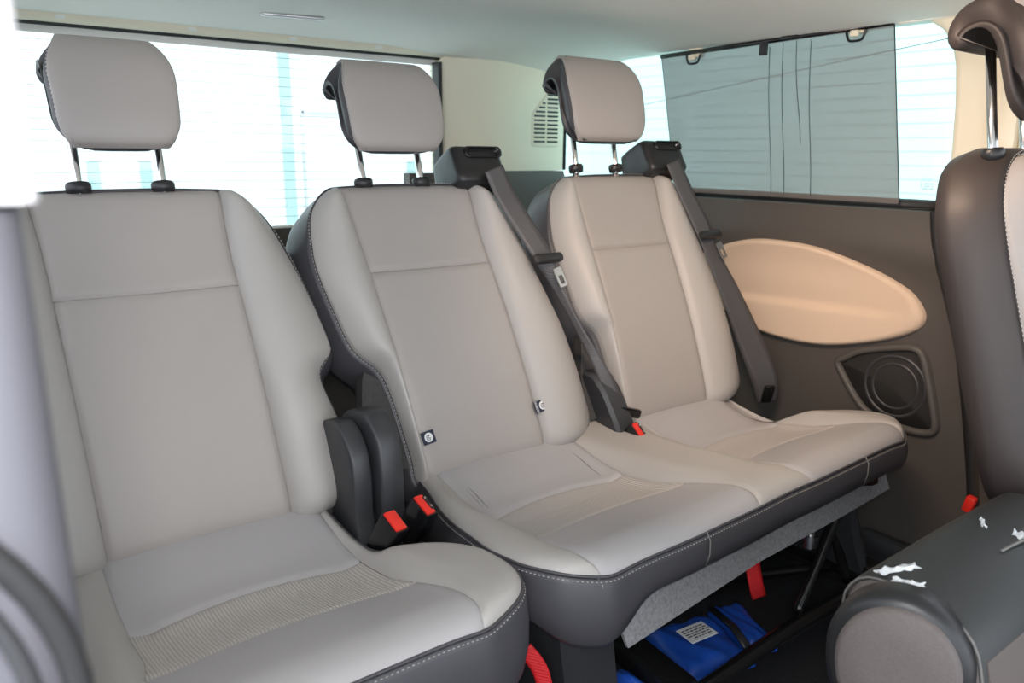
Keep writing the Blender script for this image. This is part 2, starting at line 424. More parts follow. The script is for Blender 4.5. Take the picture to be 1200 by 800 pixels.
# cream corner pillar, folded in plan, with loudspeaker slots
dp = [(1.425, 2.285), (1.44, 2.268), (1.52, 2.245), (1.575, 2.232), (1.605, 2.226), (1.64, 2.224), (1.70, 2.225), (1.90, 2.232), (1.925, 2.236), (1.933, 2.248), (1.933, 2.33), (1.425, 2.33)]
v, f = loft([[(x + (z - 1.03) * .0, y, z) for x, y in dp] for z in (1.018, 1.024, 1.2, 1.36, 1.40)])
dpil = link('trim_3', v, f, 'trim', kind='structure', sharp=35)
v, f = loft([[(x, y + dy, z) for x, y in dp] for z, dy in ((0, -.02), (.98, -.02), (1.016, -.006))])
link('trim_4', v, f, 'panel', kind='structure', sharp=35)
v, f = tube([(1.936, 2.24, z) for z in (1.02, 1.2, 1.36)], .006, 8); link('edge_seal', v, f, 'seal', dpil)
gp = [(1.772, 1.110), (1.772, 1.212), (1.850, 1.290), (1.896, 1.297), (1.900, 1.285), (1.900, 1.108), (1.893, 1.101), (1.780, 1.101)]
poly_slab(resample(gp, .008, True), lambda p, d: (p[0], 2.2285 + d, p[1]), -.003, .004, 'speaker_plate', 'trim', dpil, bev=.002, sharp=40)
for k in range(12):
    z = 1.118 + k * .0145
    x0 = 1.781 if z < 1.212 else 1.781 + (z - 1.212)
    for a, b in ((x0, 1.831), (1.840, 1.889)):
        if b - a < .008: continue
        # a recessed slot with a lip above it
        v, f = boxvf(((a + b) / 2, 2.2255, z), (b - a, .004, .0062), bev=.001, seg=1); link('vent_slot', v, f, 'black', dpil, smooth=False)
        v, f = boxvf(((a + b) / 2, 2.2235, z + .005), (b - a, .004, .0035), bev=.001, seg=1); link('vent_slat', v, f, 'trim', dpil, smooth=False)

# right wall: lower door panel with sill
def wallx(y, z):                            # soft relief of the panel
    b = .018 * math.exp(-((z - .86 + .12 * max(0, 1.0 - y)) / .05)**2)
    return XW - b * (1 if y < 1.9 else .5) + .015 * (z < .1)
g = G(); ys = np.linspace(.60, 2.33, 40); zs = np.r_[0, np.linspace(.1, .9, 30), .93, .945, .95]
P = [[(wallx(y, z), y, z) for z in zs] + [(XW + .012, y, .952), (XW + .075, y, .950), (XW + .09, y, .93), (XW + .09, y, 0)] for y in ys]
v, f = loft(P); wr = link('wall_right', v, f, 'panel', kind='structure', sharp=60)
ins = spline([(1.60, .770), (1.537, .804), (1.446, .835), (1.344, .849), (1.196, .842), (1.047, .804), (.942, .761), (.899, .721), (.889, .690), (.908, .659), (.979, .623), (1.104, .585), (1.219, .572), (1.362, .582), (1.50, .63), (1.60, .70)], 6, True)
ins = resample(ins, .012, True)[:, :2]
def insdepth(y, z, e):
    cz = .693 - .02 * (y - .91) / .53
    fade = min(1, max(0, (y - .90) / .25))
    s = (z - cz) / .009
    return .020 * e - .010 * fade * math.exp(-max(0, z - cz) / .05) + .017 * fade / (1 + math.exp(max(-30, min(30, s * 2.2))))
ctr = np.array([1.22, .70]); rings = []
for q in [1.0, .992, .975, .95] + list(np.linspace(.92, .03, 42)):
    e = {1.0: -.35, .992: .35, .975: .7, .95: .9}.get(q, 1.0)
    rings.append([(wallx(*(ctr + (p - ctr) * q)) - insdepth(*(ctr + (p - ctr) * q), e) * (1 if e > 0 else 1), *(ctr + (p - ctr) * q)) for p in ins])
v, f = loft(rings, cap0=False); link('padded_insert', v, f, 'insert', wr)
# loudspeaker: ring frame, grille and cone ring
spk = resample(spline([(1.111, .534), (1.090, .560), (1.044, .590), (.935, .621), (.890, .618), (.866, .579), (.835, .477), (.825, .425), (.850, .402), (.92, .398), (.999, .412), (1.05, .450)], 6, True), .014, True)
to3 = lambda p, d: (XW - d, p[0], p[1])
rings = [[to3(p, d) for p in offset2(spk, -o)] for o, d in ((-.004, -.004), (0, .010), (.004, .014), (.012, .014), (.016, .010), (.018, .002))]
v, f = loft(rings, False, False); fr = link('speaker_frame', v, f, basic('speaker_frame_plastic', (.085, .078, .070), .5, bump=.1, bscale=500), wr)
poly_slab(offset2(spk, -.016), to3, .004, -.004, 'speaker_grille', wavy('speaker_grille_mesh', (.03, .029, .027), 120, 'Y', .8, .55, .7, 'Z'), wr)
for r0, d in ((.078, .0055), (.058, .005)):
    v, f = loft([[to3((.945 + (r0 + a) * math.cos(t), .508 + (r0 + a) * math.sin(t)), d + h) for t in np.linspace(0, 2 * PI, 40, False)] for a, h in ((-.005, -.002), (-.002, .0008), (.002, .0008), (.005, -.002))], False, False)
    link('cone_ring', v, f, 'greyplastic', wr)
# dark seal where the sliding door meets the panel, and the brown panel in front of it
seal = spline([(XW - .004, .898, .955), (XW - .006, .878, .86), (XW - .008, .832, .74), (XW - .006, .79, .61), (XW - .006, .747, .42), (XW - .006, .717, .25), (XW - .006, .695, .02)], 8)
v, f = tube(seal, .015, 10); link('door_seal', v, f, 'seal', wr)
g = G(); P = []
for z, y1 in ((0, .69), (.25, .715), (.42, .745), (.61, .785), (.74, .825), (.86, .87), (.93, .89), (.955, .895)):
    P.append([(XW - .012, y1, z), (XW - .045, y1 - .03, z), (XW - .05, -.9, z), (XW + .06, -.9, z), (XW + .06, y1, z)])
v, f = loft(P); link('wall_front', v, f, 'panelbrown', kind='structure', sharp=40)
# upholstery strap hook and lower storage lip on the panel
v, f = boxvf((XW - .02, 1.0, .06), (.05, .5, .10), bev=.02); link('trim_5', v, f, 'greyplastic', kind='structure', sharp=40)

# window 2: tinted quarter glass, dark frame sill, cream surround
w2 = quadbox('window_2', (XW + .055, .80, .955), (XW + .060, 2.33, 1.43), 'sideglass', kind='structure')
g = G()
g.add(*tube([(XW + .035, .88, .962), (XW + .033, 1.3, .963), (XW + .035, 2.25, .963)], .015, 10))
g.link('glass_seal', 'seal', w2)
g = G(); g.add(*tube([(XW + .04, .905, .958), (XW + .02, .93, .955), (XW + .012, 1.0, .953), (XW + .012, 1.7, .953)], .0016, 6)); g.link('sill_seam', 'seal', w2)
v, f = tube([(XW + .05, y, z) for y, z in ((.80, 1.37), (.932, 1.351), (1.2, 1.322), (1.75, 1.258), (2.2, 1.205))], .0009, 5); link('aerial_wire', v, f, 'ink', w2)
# maker's mark etched on the glass: an oval with a flourish over two rows of small characters
g = G(); yc, zc = .958, 1.012
g.add(*tube([(XW + .0535, yc + .011 * math.cos(t), zc + .013 + .0045 * math.sin(t)) for t in np.linspace(0, 2 * PI, 20, False)], .0004, 4, True))
g.add(*tube([(XW + .0535, yc + .007 - k * .0035, zc + .013 + .0015 * (-1)**k) for k in range(5)], .0004, 4))
for r in range(3):
    for k in range(8):
        if rng.random() < .85: g.add(*boxvf((XW + .0535, yc + .016 - k * .0045, zc + .002 - r * .006), (.0005, .0022, .0034)))
g.link('etched_mark', 'wire', w2, kind='stuff', smooth=False)
# cream surround / pillar in front of the quarter window, with rounded window corner
wy = [(.56, .955), (.56, 1.43), (1.30, 1.43), (1.30, 1.398), (1.10, 1.396), (1.03, 1.394), (.99, 1.385), (.955, 1.362), (.930, 1.325), (.918, 1.28), (.908, 1.20), (.902, 1.10), (.900, 1.02), (.898, .955)]
rings = [[(XW + d, y, z) for y, z in resample(wy, .01, True)] for d in (-.012,)]
R0 = resample([(y - .018, z) if y < 1.2 else (y, z) for y, z in wy], .01, True)
rings = [[(XW + d, *p) for p in offset2(R0, -o)] for d, o in ((.05, 0), (.004, 0), (-.004, .002), (-.010, .008), (-.012, .018))]
v, f = loft(rings, False, False)
# fill the front with an ngon so the concave outline stays clean
nv = len(rings[0]); f.append(tuple(range(4 * nv, 5 * nv))); f.append(tuple(range(nv)))
link('trim_6', v, f, 'trim', kind='structure', sharp=50)
v, f = tube([(XW - .016, y, 1.385 + .012 * math.sin((1.05 - y) * 3)) for y in np.linspace(1.04, .7, 10)], .0035, 6); link('trim_7', v, f, 'headliner', kind='structure')
for y0, y1, m in ((.74, .785, 'trim'), (.66, .72, 'insert')):
    v, f = boxvf((XW - .022, (y0 + y1) / 2, 1.16), (.03, y1 - y0, .42), bev=.012); link('trim_8', v, f, 'trim', kind='structure', sharp=40)
# cab end of the right side: lower wall continues, window band stays open to the daylight
# left side: pillar by the open sliding door, close to the camera
lp = [(-.20, .30), (.012, .30), (.022, .303), (.030, .312), (.034, .325), (.034, .40), (-.20, .40)]
v, f = loft([[(x - .003 + (1.06 - z) * .012, y, z) for x, y in lp] for z in (0, .3, .6, .9, 1.045, 1.060)]); wl = link('wall_left', v, f, 'greytrim', kind='structure', sharp=50)
lq = [(-.20, .295), (.028, .295), (.033, .298), (.035, .305), (.037, .40), (-.20, .40)]
v, f = loft([[(x, y, z) for x, y in lq] for z in (1.063, 1.068, 1.3, 1.47)]); link('trim_9', v, f, 'body', kind='structure', sharp=50)
for r0, rr, m in ((.112, .0052, 'seal'), (.098, .0035, 'greyplastic')):
    v, f = tube([(-.085 + r0 * math.cos(t), .296, .882 + r0 * math.sin(t)) for t in np.linspace(-1.2, 1.3, 24)], rr, 8); link('door_edge_seal', v, f, m, wl)
quadbox('wall_left', (-.16, .40, 0), (-.10, 2.36, .96), 'panel', kind='structure')
quadbox('trim_10', (-.16, 1.95, .96), (-.08, 2.36, 1.45), 'trim', kind='structure')
quadbox('trim_11', (-.16, .40, 1.36), (-.10, 1.95, 1.45), 'trim', kind='structure')
quadbox('window_3', (-.135, .40, .96), (-.13, 1.95, 1.36), 'clearglass', kind='structure')

v, f = boxvf((.95, .75, 1.411), (.36, .17, .02), bev=.006); link('fill_light_housing', v, f, 'trim', ceil, sharp=40)  # made-up unseen box above the added warm fill light

# ------------------------------------------------------------------ ceiling lamp
lt = thing('ceiling_lamp', 'slim chrome-edged courtesy lamp set in the grey headliner', 'lamp', (.86, 2.10, 1.415))
Rl = rot('Z', -9)
def lampz(d): return lambda p, q: tuple(Vector((.862, 2.085, 1.4215 - .004)) + Rl @ Vector((p[0], p[1], -q)))
poly_slab(rrect(.165, .024, .010), lampz(0), .004, -.006, 'frame', 'satin', lt, bev=.003)
poly_slab(rrect(.145, .012, .005), lampz(0), .0062, .002, 'lens', basic('lamp_lens', (.85, .88, .88), .2), lt, bev=.002)

# ------------------------------------------------------------------ seat building
TH = math.radians(25); sT, cT = math.sin(TH), math.cos(TH)
NB = (0, -cT, sT)                            # outward normal of the backrest front
def BP(u, w, n, y0=1.26, z0=.46, th=TH): return (u, y0 + w * math.sin(th) - n * math.cos(th), z0 + w * math.cos(th) + n * math.sin(th))

class Back:
    """a backrest: measured outline (height, half-width from the centre line) on each side"""
    def __init__(s, c0, lean, Lp, Rp, top=.612, y0=1.26, z0=.46, seam=.148, cross=.418, bol=.026, th=TH):
        s.th = th
        s.c0, s.lean, s.Lp, s.Rp, s.top, s.y0, s.z0, s.seam, s.cross, s.bol = c0, lean, Lp, Rp, top, y0, z0, seam, cross, bol
        s.bot = -.022
    def c(s, w): return s.c0 + s.lean * (2 * w / .6 - 1)
    def L(s, w): return float(pchip(w, *zip(*s.Lp)))
    def R(s, w): return float(pchip(w, *zip(*s.Rp)))
    def crown(s, w, rel): return w - .17 * rel * rel * max(0, (w - .35) / .26)**2
    def sm(s, w): return s.seam + .010 * max(0, (w - .45) / .16)**2
    def n(s, rel, w, edge):
        S0 = s.sm(w); a = abs(rel)
        n = .004 + .012 * math.sin(PI * min(1, max(0, (w + .02) / .50)))
        if a <= S0: n += -.006 * (1 - (a / S0)**2) + .004
        else:
            e = min(1, (a - S0) / max(.01, edge - S0)); k = min(1, (edge - S0) / .06)
            n += .004 + k * s.bol * (math.sin(PI * min(1, e * 1.0)**.85)) - .020 * e**4
        n -= .006 * math.exp(-((a - S0) / .0055)**2)
        if a < S0: n -= .005 * math.exp(-((w - s.cross) / .005)**2)
        n -= .020 * math.exp(-(s.top - w) / .010) + .028 * math.exp(-(w - s.bot) / .010)
        return n
    def P(s, rel, w, edge, dn=0):
        return BP(s.c(w) + rel, s.crown(w, rel), s.n(rel, w, edge) + dn, s.y0, s.z0, s.th)
    def rows(s, a, b, n): return a + (b - a) * cl(n)
    def loop(s, step=.008):
        ws = np.linspace(s.bot, s.top, 160)
        pts = [(-s.L(w), w) for w in ws] + [(s.R(w), w) for w in ws[::-1]]
        P = resample(pts, step, True)
        for _ in range(2): P = .5 * P + .25 * (np.roll(P, 1, 0) + np.roll(P, -1, 0))
        return P
    def build(s, parent, name='backrest', ins='beige', bol='cream', shell='dark', stitch=True, side=.034, depth=.125):
        Q = s.loop()
        def ring(off, n, lat=0.0):
            R = offset2(Q, off)
            return [BP(s.c(p[1]) + p[0], s.crown(p[1], p[0]), n, s.y0, s.z0, s.th) for p in R]
        # sides bulge outward more than the top does
        wgt = np.clip((.60 - Q[:, 1]) / .12, .12, 1)
        rings = [ring(-.03, -.030), ring(-.004, -.016), ring(.003, -.012), ring(.008 * wgt + .001, -.020), ring(side * .62 * wgt, -.043), ring(side * wgt, -.075), ring(side * .9 * wgt, -.1), ring(side * .4 * wgt - .006, -depth), ring(-.05, -depth - .012)]
        v, f = loft(rings); sh = link(name, v, f, shell, parent)
        for nm, m, (w0, w1), sd in (('upper_insert', ins, (s.cross, s.top), 0), ('lower_insert', ins, (s.bot, s.cross), 0), ('side_bolster', bol, (s.bot, s.top), -1), ('side_bolster', bol, (s.bot, s.top), 1)):
            if sd == 0:
                def fn(a, b):
                    w = w0 + (w1 - w0) * b; rel = min(s.sm(w), (s.R(w) if a > .5 else s.L(w)) - .003) * (2 * a - 1); return s.P(rel, w, s.R(w))
                As, Bs = cl(12), cl(16)
            else:
                def fn(a, b):
                    w = w0 + (w1 - w0) * b; E = s.R(w) if sd > 0 else s.L(w); S0 = s.sm(w)
                    E = max(E, S0 + .012) if w < s.top - .03 else max(E, S0 * .96)
                    rel = sd * (S0 + (E - S0) * a); return s.P(rel, w, E)
                As = np.r_[0, .02, .06, np.linspace(.12, .85, 9), .91, .96, .985, 1]; Bs = np.r_[np.array([0, .006, .018, .04]), np.linspace(.06, .9, 50), .93, .95, .965, .98, .99, 1]
            v, f = panel(fn, As, Bs, np.array(NB) * -.016); link(nm, v, f, m, sh)
        if stitch:
            R = offset2(Q, .0035); pts = [BP(s.c(p[1]) + p[0], s.crown(p[1], p[0]), -.0105, s.y0, s.z0, s.th) for p in R if p[1] > .0]
            k = next(i for i in range(len(R)) if R[i][1] <= 0 and R[(i + 1) % len(R)][1] > 0)
            R2 = np.roll(R, -(k + 1), 0); pts = [BP(s.c(p[1]) + p[0], s.crown(p[1], p[0]), -.0105, s.y0, s.z0, s.th) for p in R2 if p[1] > .0]
            g = G(); stitches(g, pts, NB); g.link('stitching', 'thread', sh, kind='stuff', smooth=False)
            P3 = [BP(s.c(p[1]) + p[0], s.crown(p[1], p[0]), -.013, s.y0, s.z0, s.th) for p in offset2(Q, -.001)]
            v, f = tube(P3, .0022, 6, True); link('piping', v, f, shell, sh)
        return sh

def headrest(parent, cx, y0, z0, Wd, H=.185, posts=(-.068, .068), face='beige', tilt=0.0, pbase=None, flip=1, lean=0.0, dsc=1.16, shell='dark'):
    """hook shaped headrest: padded face curling back over the top, two chrome posts"""
    pr = spline([(.010, .004), (.001, .016), (.004, .06), (.018, .115), (.036, .155), (.060, .180), (.084, .184), (.104, .170), (.112, .145), (.112, .122), (.104, .108), (.094, .110), (.086, .124), (.074, .126), (.064, .108), (.054, .06), (.046, .022), (.036, .004), (.022, -.001)], 5, True)
    pr = np.array(pr); pr[:, 1] *= H / .185; pr[:, 0] *= dsc
    A = np.cos(tilt), np.sin(tilt)
    def hw(z):
        t = z / H; w = Wd
        if t < .3: w -= .048 * (1 - math.sqrt(max(0, 1 - (1 - t / .3)**2)))
        if t > .62: w -= .032 * ((t - .62) / .38)**2.2
        return w - .010 * (1 - min(1, t))
    def place(u, p, e=0):
        y, z = p; yy = y * A[0] + z * A[1]; zz = z * A[0] - y * A[1]
        return (cx + u + lean * z, y0 + flip * yy, z0 + zz)
    def ring(s, inset):
        q = offset2(pr, -inset)
        return [place(s * hw(p0[1]), p) for p, p0 in zip(q, pr)]
    rings = [ring(a, b) for a, b in ((-1, .019), (-.993, .0125), (-.975, .0075), (-.945, .003), (-.90, .0005), (-.45, 0), (0, 0), (.45, 0), (.90, .0005), (.945, .003), (.975, .0075), (.993, .0125), (1, .019))]
    v, f = loft(rings); hr = link('headrest', v, f, shell, parent)
    # face cushion: front run of the profile from the bottom lip to just over the top
    i0, i1 = 4, int(len(pr) * .34)
    run = offset2(pr, .0035)[i0:i1]; base = pr[i0:i1]; nr = len(run)
    def fn(a, b):
        k = b * (nr - 1); i = min(int(k), nr - 2); t = k - i; p = run[i] * (1 - t) + run[i + 1] * t; q0 = base[i] * (1 - t) + base[i + 1] * t
        s = (2 * a - 1); drop = .0040 * abs(s)**14 + .004 * math.exp(-b / .03)
        return place(s * (hw(q0[1]) * .958), (p[0] + drop - .003 * (1 - s * s), p[1] - .004 * math.exp(-(1 - b) / .03)))
    v, f = panel(fn, np.r_[0, .01, .03, .06, np.linspace(.1, .9, 14), .94, .97, .99, 1], cl(26), (0, .008 * flip, -.006)); link('face_cushion', v, f, face, hr)
    g = G(); edge = [fn(-.003, b) for b in np.linspace(1, 0, 40)] + [fn(a, -.0) for a in np.linspace(.02, .98, 20)] + [fn(1.003, b) for b in np.linspace(0, 1, 40)]
    edge = [(p[0], p[1] + .0035 * flip, p[2]) for p in edge]
    stitches(g, edge, (0, -flip, .2)); g.link('stitching', 'thread', hr, kind='stuff', smooth=False)
    for px in posts:
        b = Vector(pbase) + Vector((px, 0, 0)); ytop = .088 * A[0] + .12 * A[1]
        tp = Vector(place(px, (.0845 * dsc, .135 * H / .185))) 
        v, f = tube([b - Vector((0, 0, .03)), b, tp], .0076, 14); link('post', v, f, 'chrome', hr)
        d = (tp - b).normalized(); R = offset = None
        x = Vector((1, 0, 0)); yv = d.cross(x).normalized(); rg = []
        for r, h in ((.019, -.008), (.0205, .002), (.0205, .007), (.018, .011), (.010, .012)): rg.append([tuple(b + d * h + x * (r * math.cos(t)) + yv * (r * .8 * math.sin(t))) for t in np.linspace(0, 2 * PI, 20, False)])
        v, f = loft(rg); link('post_collar', v, f, 'black', hr)
    return hr

# outlines measured from the photograph (height along the back, half width)
PL_NOTCH = [(-.03, .172), (0, .172), (.03, .168), (.135, .170), (.20, .176), (.225, .186), (.245, .206), (.27, .224), (.34, .238), (.445, .249), (.52, .240), (.555, .230), (.58, .214), (.600, .194), (.612, .172)]
PL_FULL = [(-.03, .24), (-.005, .285), (.04, .304), (.12, .306), (.23, .301), (.34, .284), (.45, .266), (.52, .250), (.555, .236), (.58, .218), (.600, .194), (.612, .172)]
PR_NOTCH1 = [(-.03, .200), (0, .268), (.035, .288), (.10, .284), (.16, .272), (.225, .260), (.240, .263), (.255, .276), (.275, .296), (.34, .288), (.44, .268), (.52, .246), (.555, .232), (.58, .214), (.600, .194), (.612, .172)]

def zc(y): return float(pchip(y, [.74, .76, .80, .86, .92, 1.0, 1.08, 1.14, 1.20, 1.26, 1.32], [.480, .487, .490, .475, .455, .428, .415, .420, .438, .458, .47]))
def zb(y): return float(pchip(y, [.74, .76, .80, .90, 1.0, 1.10, 1.20, 1.26, 1.32], [.482, .489, .492, .482, .468, .458, .455, .460, .47]))
def sstep(t): t = min(1, max(0, t)); return t * t * (3 - 2 * t)

class Cushion:
    """seat base: xl/xr give the outline at each depth y, seats lists (centre, half seam)"""
    def __init__(s, xl, xr, seats, shear=0.0, y0=.755, y1=1.30, skirt=None):
        s.xl, s.xr, s.seats, s.shear, s.y0, s.y1, s.skirt = xl, xr, seats, shear, y0, y1, skirt
    def L(s, y): return float(pchip(y, *zip(*s.xl)))
    def R(s, y): return float(pchip(y, *zip(*s.xr)))
    def sh(s, x, y): return y + s.shear * max(0, x - .95) * min(1, max(0, (1.15 - y) / .35))
    def seam(s, y): return .176 + .028 * sstep((1.0 - y) / .16) - .010 * sstep((.79 - y) / .035)
    def z(s, x, y):
        a, b = zc(y), zb(y); best = 0
        for c, _ in s.seats:
            e = 1 - sstep((abs(x - c) - s.seam(y) + .03) / .075); best = max(best, e)
        z = b + (a - b) * best
        for c, _ in s.seats:
            d = abs(x - c) - s.seam(y); z -= .0050 * math.exp(-(d / .0055)**2)
            if d < 0: z -= .0045 * (math.exp(-((y - s.tb(x - c)) / .005)**2) + .7 * math.exp(-((y - s.tf(x - c)) / .005)**2))
            # gathered darts in the rear panel
            for q in (-1, 1):
                dx = (x - c) - q * .135
                if 1.10 < y < 1.22: z -= .004 * math.exp(-(dx / .003)**2) * sstep((y - 1.10) / .02) * sstep((1.22 - y) / .04)
        le, re = x - s.L(y), s.R(y) - x
        z -= .016 * math.exp(-max(0, le) / .010) + .016 * math.exp(-max(0, re) / .010) + .014 * math.exp(-max(0, y - s.y0) / .010)
        return z
    def tb(s, u): return 1.115 - .030 * (u / .18)**2
    def tf(s, u): return .968 - .040 * (u / .18)**2
    def pt(s, x, y): return (x, s.sh(x, y), s.z(x, y))
    def build(s, parent, name='seat_cushion'):
        ys = np.linspace(s.y1, s.y0, 90)
        left = [(s.L(y), y) for y in ys]; right = [(s.R(y), y) for y in ys[::-1]]
        Q = resample(left + right, .010, True); Q = .5 * Q + .25 * (np.roll(Q, 1, 0) + np.roll(Q, -1, 0))
        zed = np.array([s.z(min(max(p[0], s.L(p[1]) + .001), s.R(p[1]) - .001), p[1]) for p in Q])
        for _ in range(16): zed = .5 * zed + .25 * (np.roll(zed, 1) + np.roll(zed, -1))
        D = np.array([s.skirt(p[0], p[1]) for p in Q])
        for _ in range(3): D = .5 * D + .25 * (np.roll(D, 1) + np.roll(D, -1))
        def ring(o, k, dz=0): return [(p[0], s.sh(*p), z - k * d - dz) for p, z, d in zip(offset2(Q, o), zed, D)]
        rings = [ring(-.05, 0, .11), ring(-.012, 0, .05), ring(-.006, 0, .012), ring(.001, 0, .004), ring(.004, 0, .006), ring(.007, 0, .014), ring(.012, .3, 0.01), ring(.012, .6), ring(.006, .85), ring(-.008, .97), ring(-.03, 1), ring(-.10, 1, -.012)]
        v, f = loft(rings); sk = link(name, v, f, 'dark', parent)
        ns = len(s.seats)
        for i, (c, _) in enumerate(s.seats):
            uu = cl(16)
            def pan(nm, m, f0, f1, nb):
                def fn(a, b):
                    k = (2 * a - 1); y_ = f0(k) + (f1(k) - f0(k)) * b
                    for _ in range(2):
                        u = k * s.seam(y_); y_ = f0(u) + (f1(u) - f0(u)) * b
                    return s.pt(c + k * s.seam(y_), y_)
                v, f = panel(fn, uu, cl(nb), (0, 0, -.014)); link(nm, v, f, m, sk)
            pan('rear_panel', 'front', lambda u: s.y1, s.tb, 14)
            pan('ribbed_insert', 'ribbed', s.tb, s.tf, 9)
            pan('front_panel', 'front', s.tf, lambda u: s.y0, 12)
        yb = s.y0 + (s.y1 - s.y0) * np.r_[np.array([0, .008, .02, .035, .05, .07]), np.linspace(.10, .98, 46), 1]
        for i in range(ns + 1):
            def fn(a, b):
                y = b
                x0 = s.L(y) if i == 0 else s.seats[i - 1][0] + s.seam(y)
                x1 = s.R(y) if i == ns else s.seats[i][0] - s.seam(y)
                if i == 0: x0 = min(x0, x1 - .006)
                if i == ns: x1 = max(x1, x0 + .006)
                return s.pt(x0 + (x1 - x0) * a, y)
            v, f = panel(fn, cl(14, (0, .02, .05)), yb, (0, 0, -.014)); link('side_bolster', v, f, 'cream', sk)
        # pale stitch line under the edge along left side, front and right side
        R = offset2(Q, .0052); ok = [k for k in range(len(R))]
        pts = [(p[0], s.sh(*p), z - .0085) for p, z in zip(R, zed)]; nr = []
        keep = [k for k in range(len(Q)) if Q[k][1] < s.y1 - .12]
        keep = sorted(keep); g = G()
        run = [pts[k] for k in keep]; outn = (offset2(Q, 1.0) - Q)
        P = resample(run, .008); 
        nrm = []
        for p in P:
            k = min(keep, key=lambda q: (pts[q][0] - p[0])**2 + (pts[q][1] - p[1])**2); nrm.append((outn[k][0], outn[k][1], .5))
        stitches(g, run, nrm); g.link('stitching', 'thread', sk, kind='stuff', smooth=False)
        v, f = tube([(p[0], s.sh(*p), z - .002) for p, z in zip(offset2(Q, .001), zed)], .0024, 6, True); link('piping', v, f, 'dark', sk)
        return sk, Q, zed

def isotag(parent, c, word):
    """navy cloth tag with a round white child-seat emblem"""
    c = Vector(c); ux = Vector((1, 0, 0)); uy = Vector((0, sT, cT)); n = Vector(NB); Rm = axes(ux, uy, n) @ rot('Z', 6)
    w = .030 if not word else .036
    v, f = boxvf(c, (w, .026, .0016), Rm, bev=.0006, seg=1); t = link('child_seat_tag', v, f, 'navy', parent, smooth=False)
    cc = c + Rm @ Vector((0 if not word else .004, 0, .001))
    def ringp(r, d): return [tuple(cc + Rm @ Vector((r * math.cos(a), r * math.sin(a), d))) for a in np.linspace(0, 2 * PI, 24, False)]
    v, f = loft([ringp(.0095, -.0004), ringp(.0095, .0007), ringp(.0088, .0009)]); link('emblem', v, f, 'white', t)
    g = G()   # the little seated figure and shell, dark on white
    g.add(*tube([tuple(cc + Rm @ Vector((.0052 * math.cos(a), .0052 * math.sin(a), .0011))) for a in np.linspace(2.0, 5.4, 12)], .0007, 5))
    g.add(*tube([tuple(cc + Rm @ Vector(q)) for q in ((-.0015, .001, .0011), (.0005, -.002, .0011), (.0035, -.0018, .0011))], .0009, 5))
    g.add(*loft([[tuple(cc + Rm @ Vector((.0002 + r * math.cos(a), .0036 + r * math.sin(a), d))) for a in np.linspace(0, 2 * PI, 10, False)] for r, d in ((.0017, .0006), (.0017, .0012))]))
    g.link('emblem_figure', 'navy', t)
    if word:
        cu = bpy.data.curves.new('lettering', 'FONT'); cu.body = 'ISOFIX'; cu.size = .0085; cu.align_x = 'CENTER'; cu.align_y = 'CENTER'; cu.extrude = .0002
        tmp = bpy.data.objects.new('lettering_source', cu); COL.objects.link(tmp)
        me = bpy.data.meshes.new_from_object(tmp.evaluated_get(bpy.context.evaluated_depsgraph_get())); bpy.data.objects.remove(tmp)
        me.name = 'lettering'; me.materials.clear(); me.materials.append(M['white'])
        o = bpy.data.objects.new('lettering', me); COL.objects.link(o); o.parent = t; o['kind'] = 'stuff'
        o.matrix_local = Matrix.Translation(c + Rm @ Vector((-.0125, 0, .0011)) - ORIGIN[t.name]) @ (Rm @ rot('Z', 90)).to_4x4()
    return t

def belt_guide(parent, cx, y, z, wd=.13):
    """black belt outlet housing on a seat shoulder"""
    Rm = rot('Z', -4) @ rot('X', -24)
    sec = [(-.050, -.040, .010), (-.046, -.046, .028), (-.036, -.040, .046), (.010, -.032, .058), (.048, -.030, .054), (.062, -.040, .034), (.064, -.050, .010)]
    prof = spline([(-.052, -.045), (-.056, .0), (-.050, .040), (-.030, .052), (.045, .046), (.058, .030), (.060, -.045)], 4, True)
    rings = [[tuple(Vector((cx, y, z)) + Rm @ Vector((sx * wd, p[0] * k, p[1] * k))) for p in prof] for sx, k in ((-.5, .72), (-.485, .88), (-.45, .97), (-.38, 1.0), (.30, .96), (.42, .90), (.47, .82), (.5, .66))]
    v, f = loft(rings); o = link('belt_guide', v, f, 'black', parent, sharp=50)
    c = Vector((cx + .012, y, z)) + Rm @ Vector((0, -.054, .030))
    sl = [tuple(p) for p in rrect(.088, .024, .010)]
    v, f = loft([[tuple(c + Rm @ Vector((p[0] * k, d, p[1] * k))) for p in sl] for k, d in ((1.12, .006), (1.12, -.004), (1.0, -.006), (.86, -.003), (.84, .006))]); link('belt_slot_frame', v, f, 'gloss', o)
    return o

# ------------------------------------------------------------------ single seat on the left
S1 = thing('single_rear_seat', 'left separate rear seat in beige leather, nearest the pale pillar', 'seat', (.32, 1.1, 0))
b1 = Back(.315, -.006, PL_FULL, PR_NOTCH1); bs1 = b1.build(S1)
headrest(S1, .308, 1.497, 1.077, .107, .187, pbase=(.304, 1.532, 1.012), posts=(-.068, .068))
c1 = Cushion([(1.32, .05), (1.1, .045), (.95, .035), (.85, .04), (.80, .065), (.775, .10), (.755, .17)],
             [(1.32, .535), (1.17, .535), (1.10, .537), (1.065, .545), (1.035, .575), (1.005, .622), (.97, .648), (.92, .660), (.86, .655), (.81, .637), (.78, .608), (.755, .54)],
             [(.340, .18)], 0.0, y0=.735 if False else .755, skirt=lambda x, y: .15)
cs1, q1, z1 = c1.build(S1)
v, f = boxvf((.33, 1.05, .27), (.46, .40, .16), bev=.03); link('seat_base', v, f, 'greyplastic', S1, sharp=40)
for x in (.14, .52):
    v, f = boxvf((x, 1.06, .10), (.05, .36, .22), bev=.012); link('leg', v, f, 'blackmetal', S1, sharp=40)
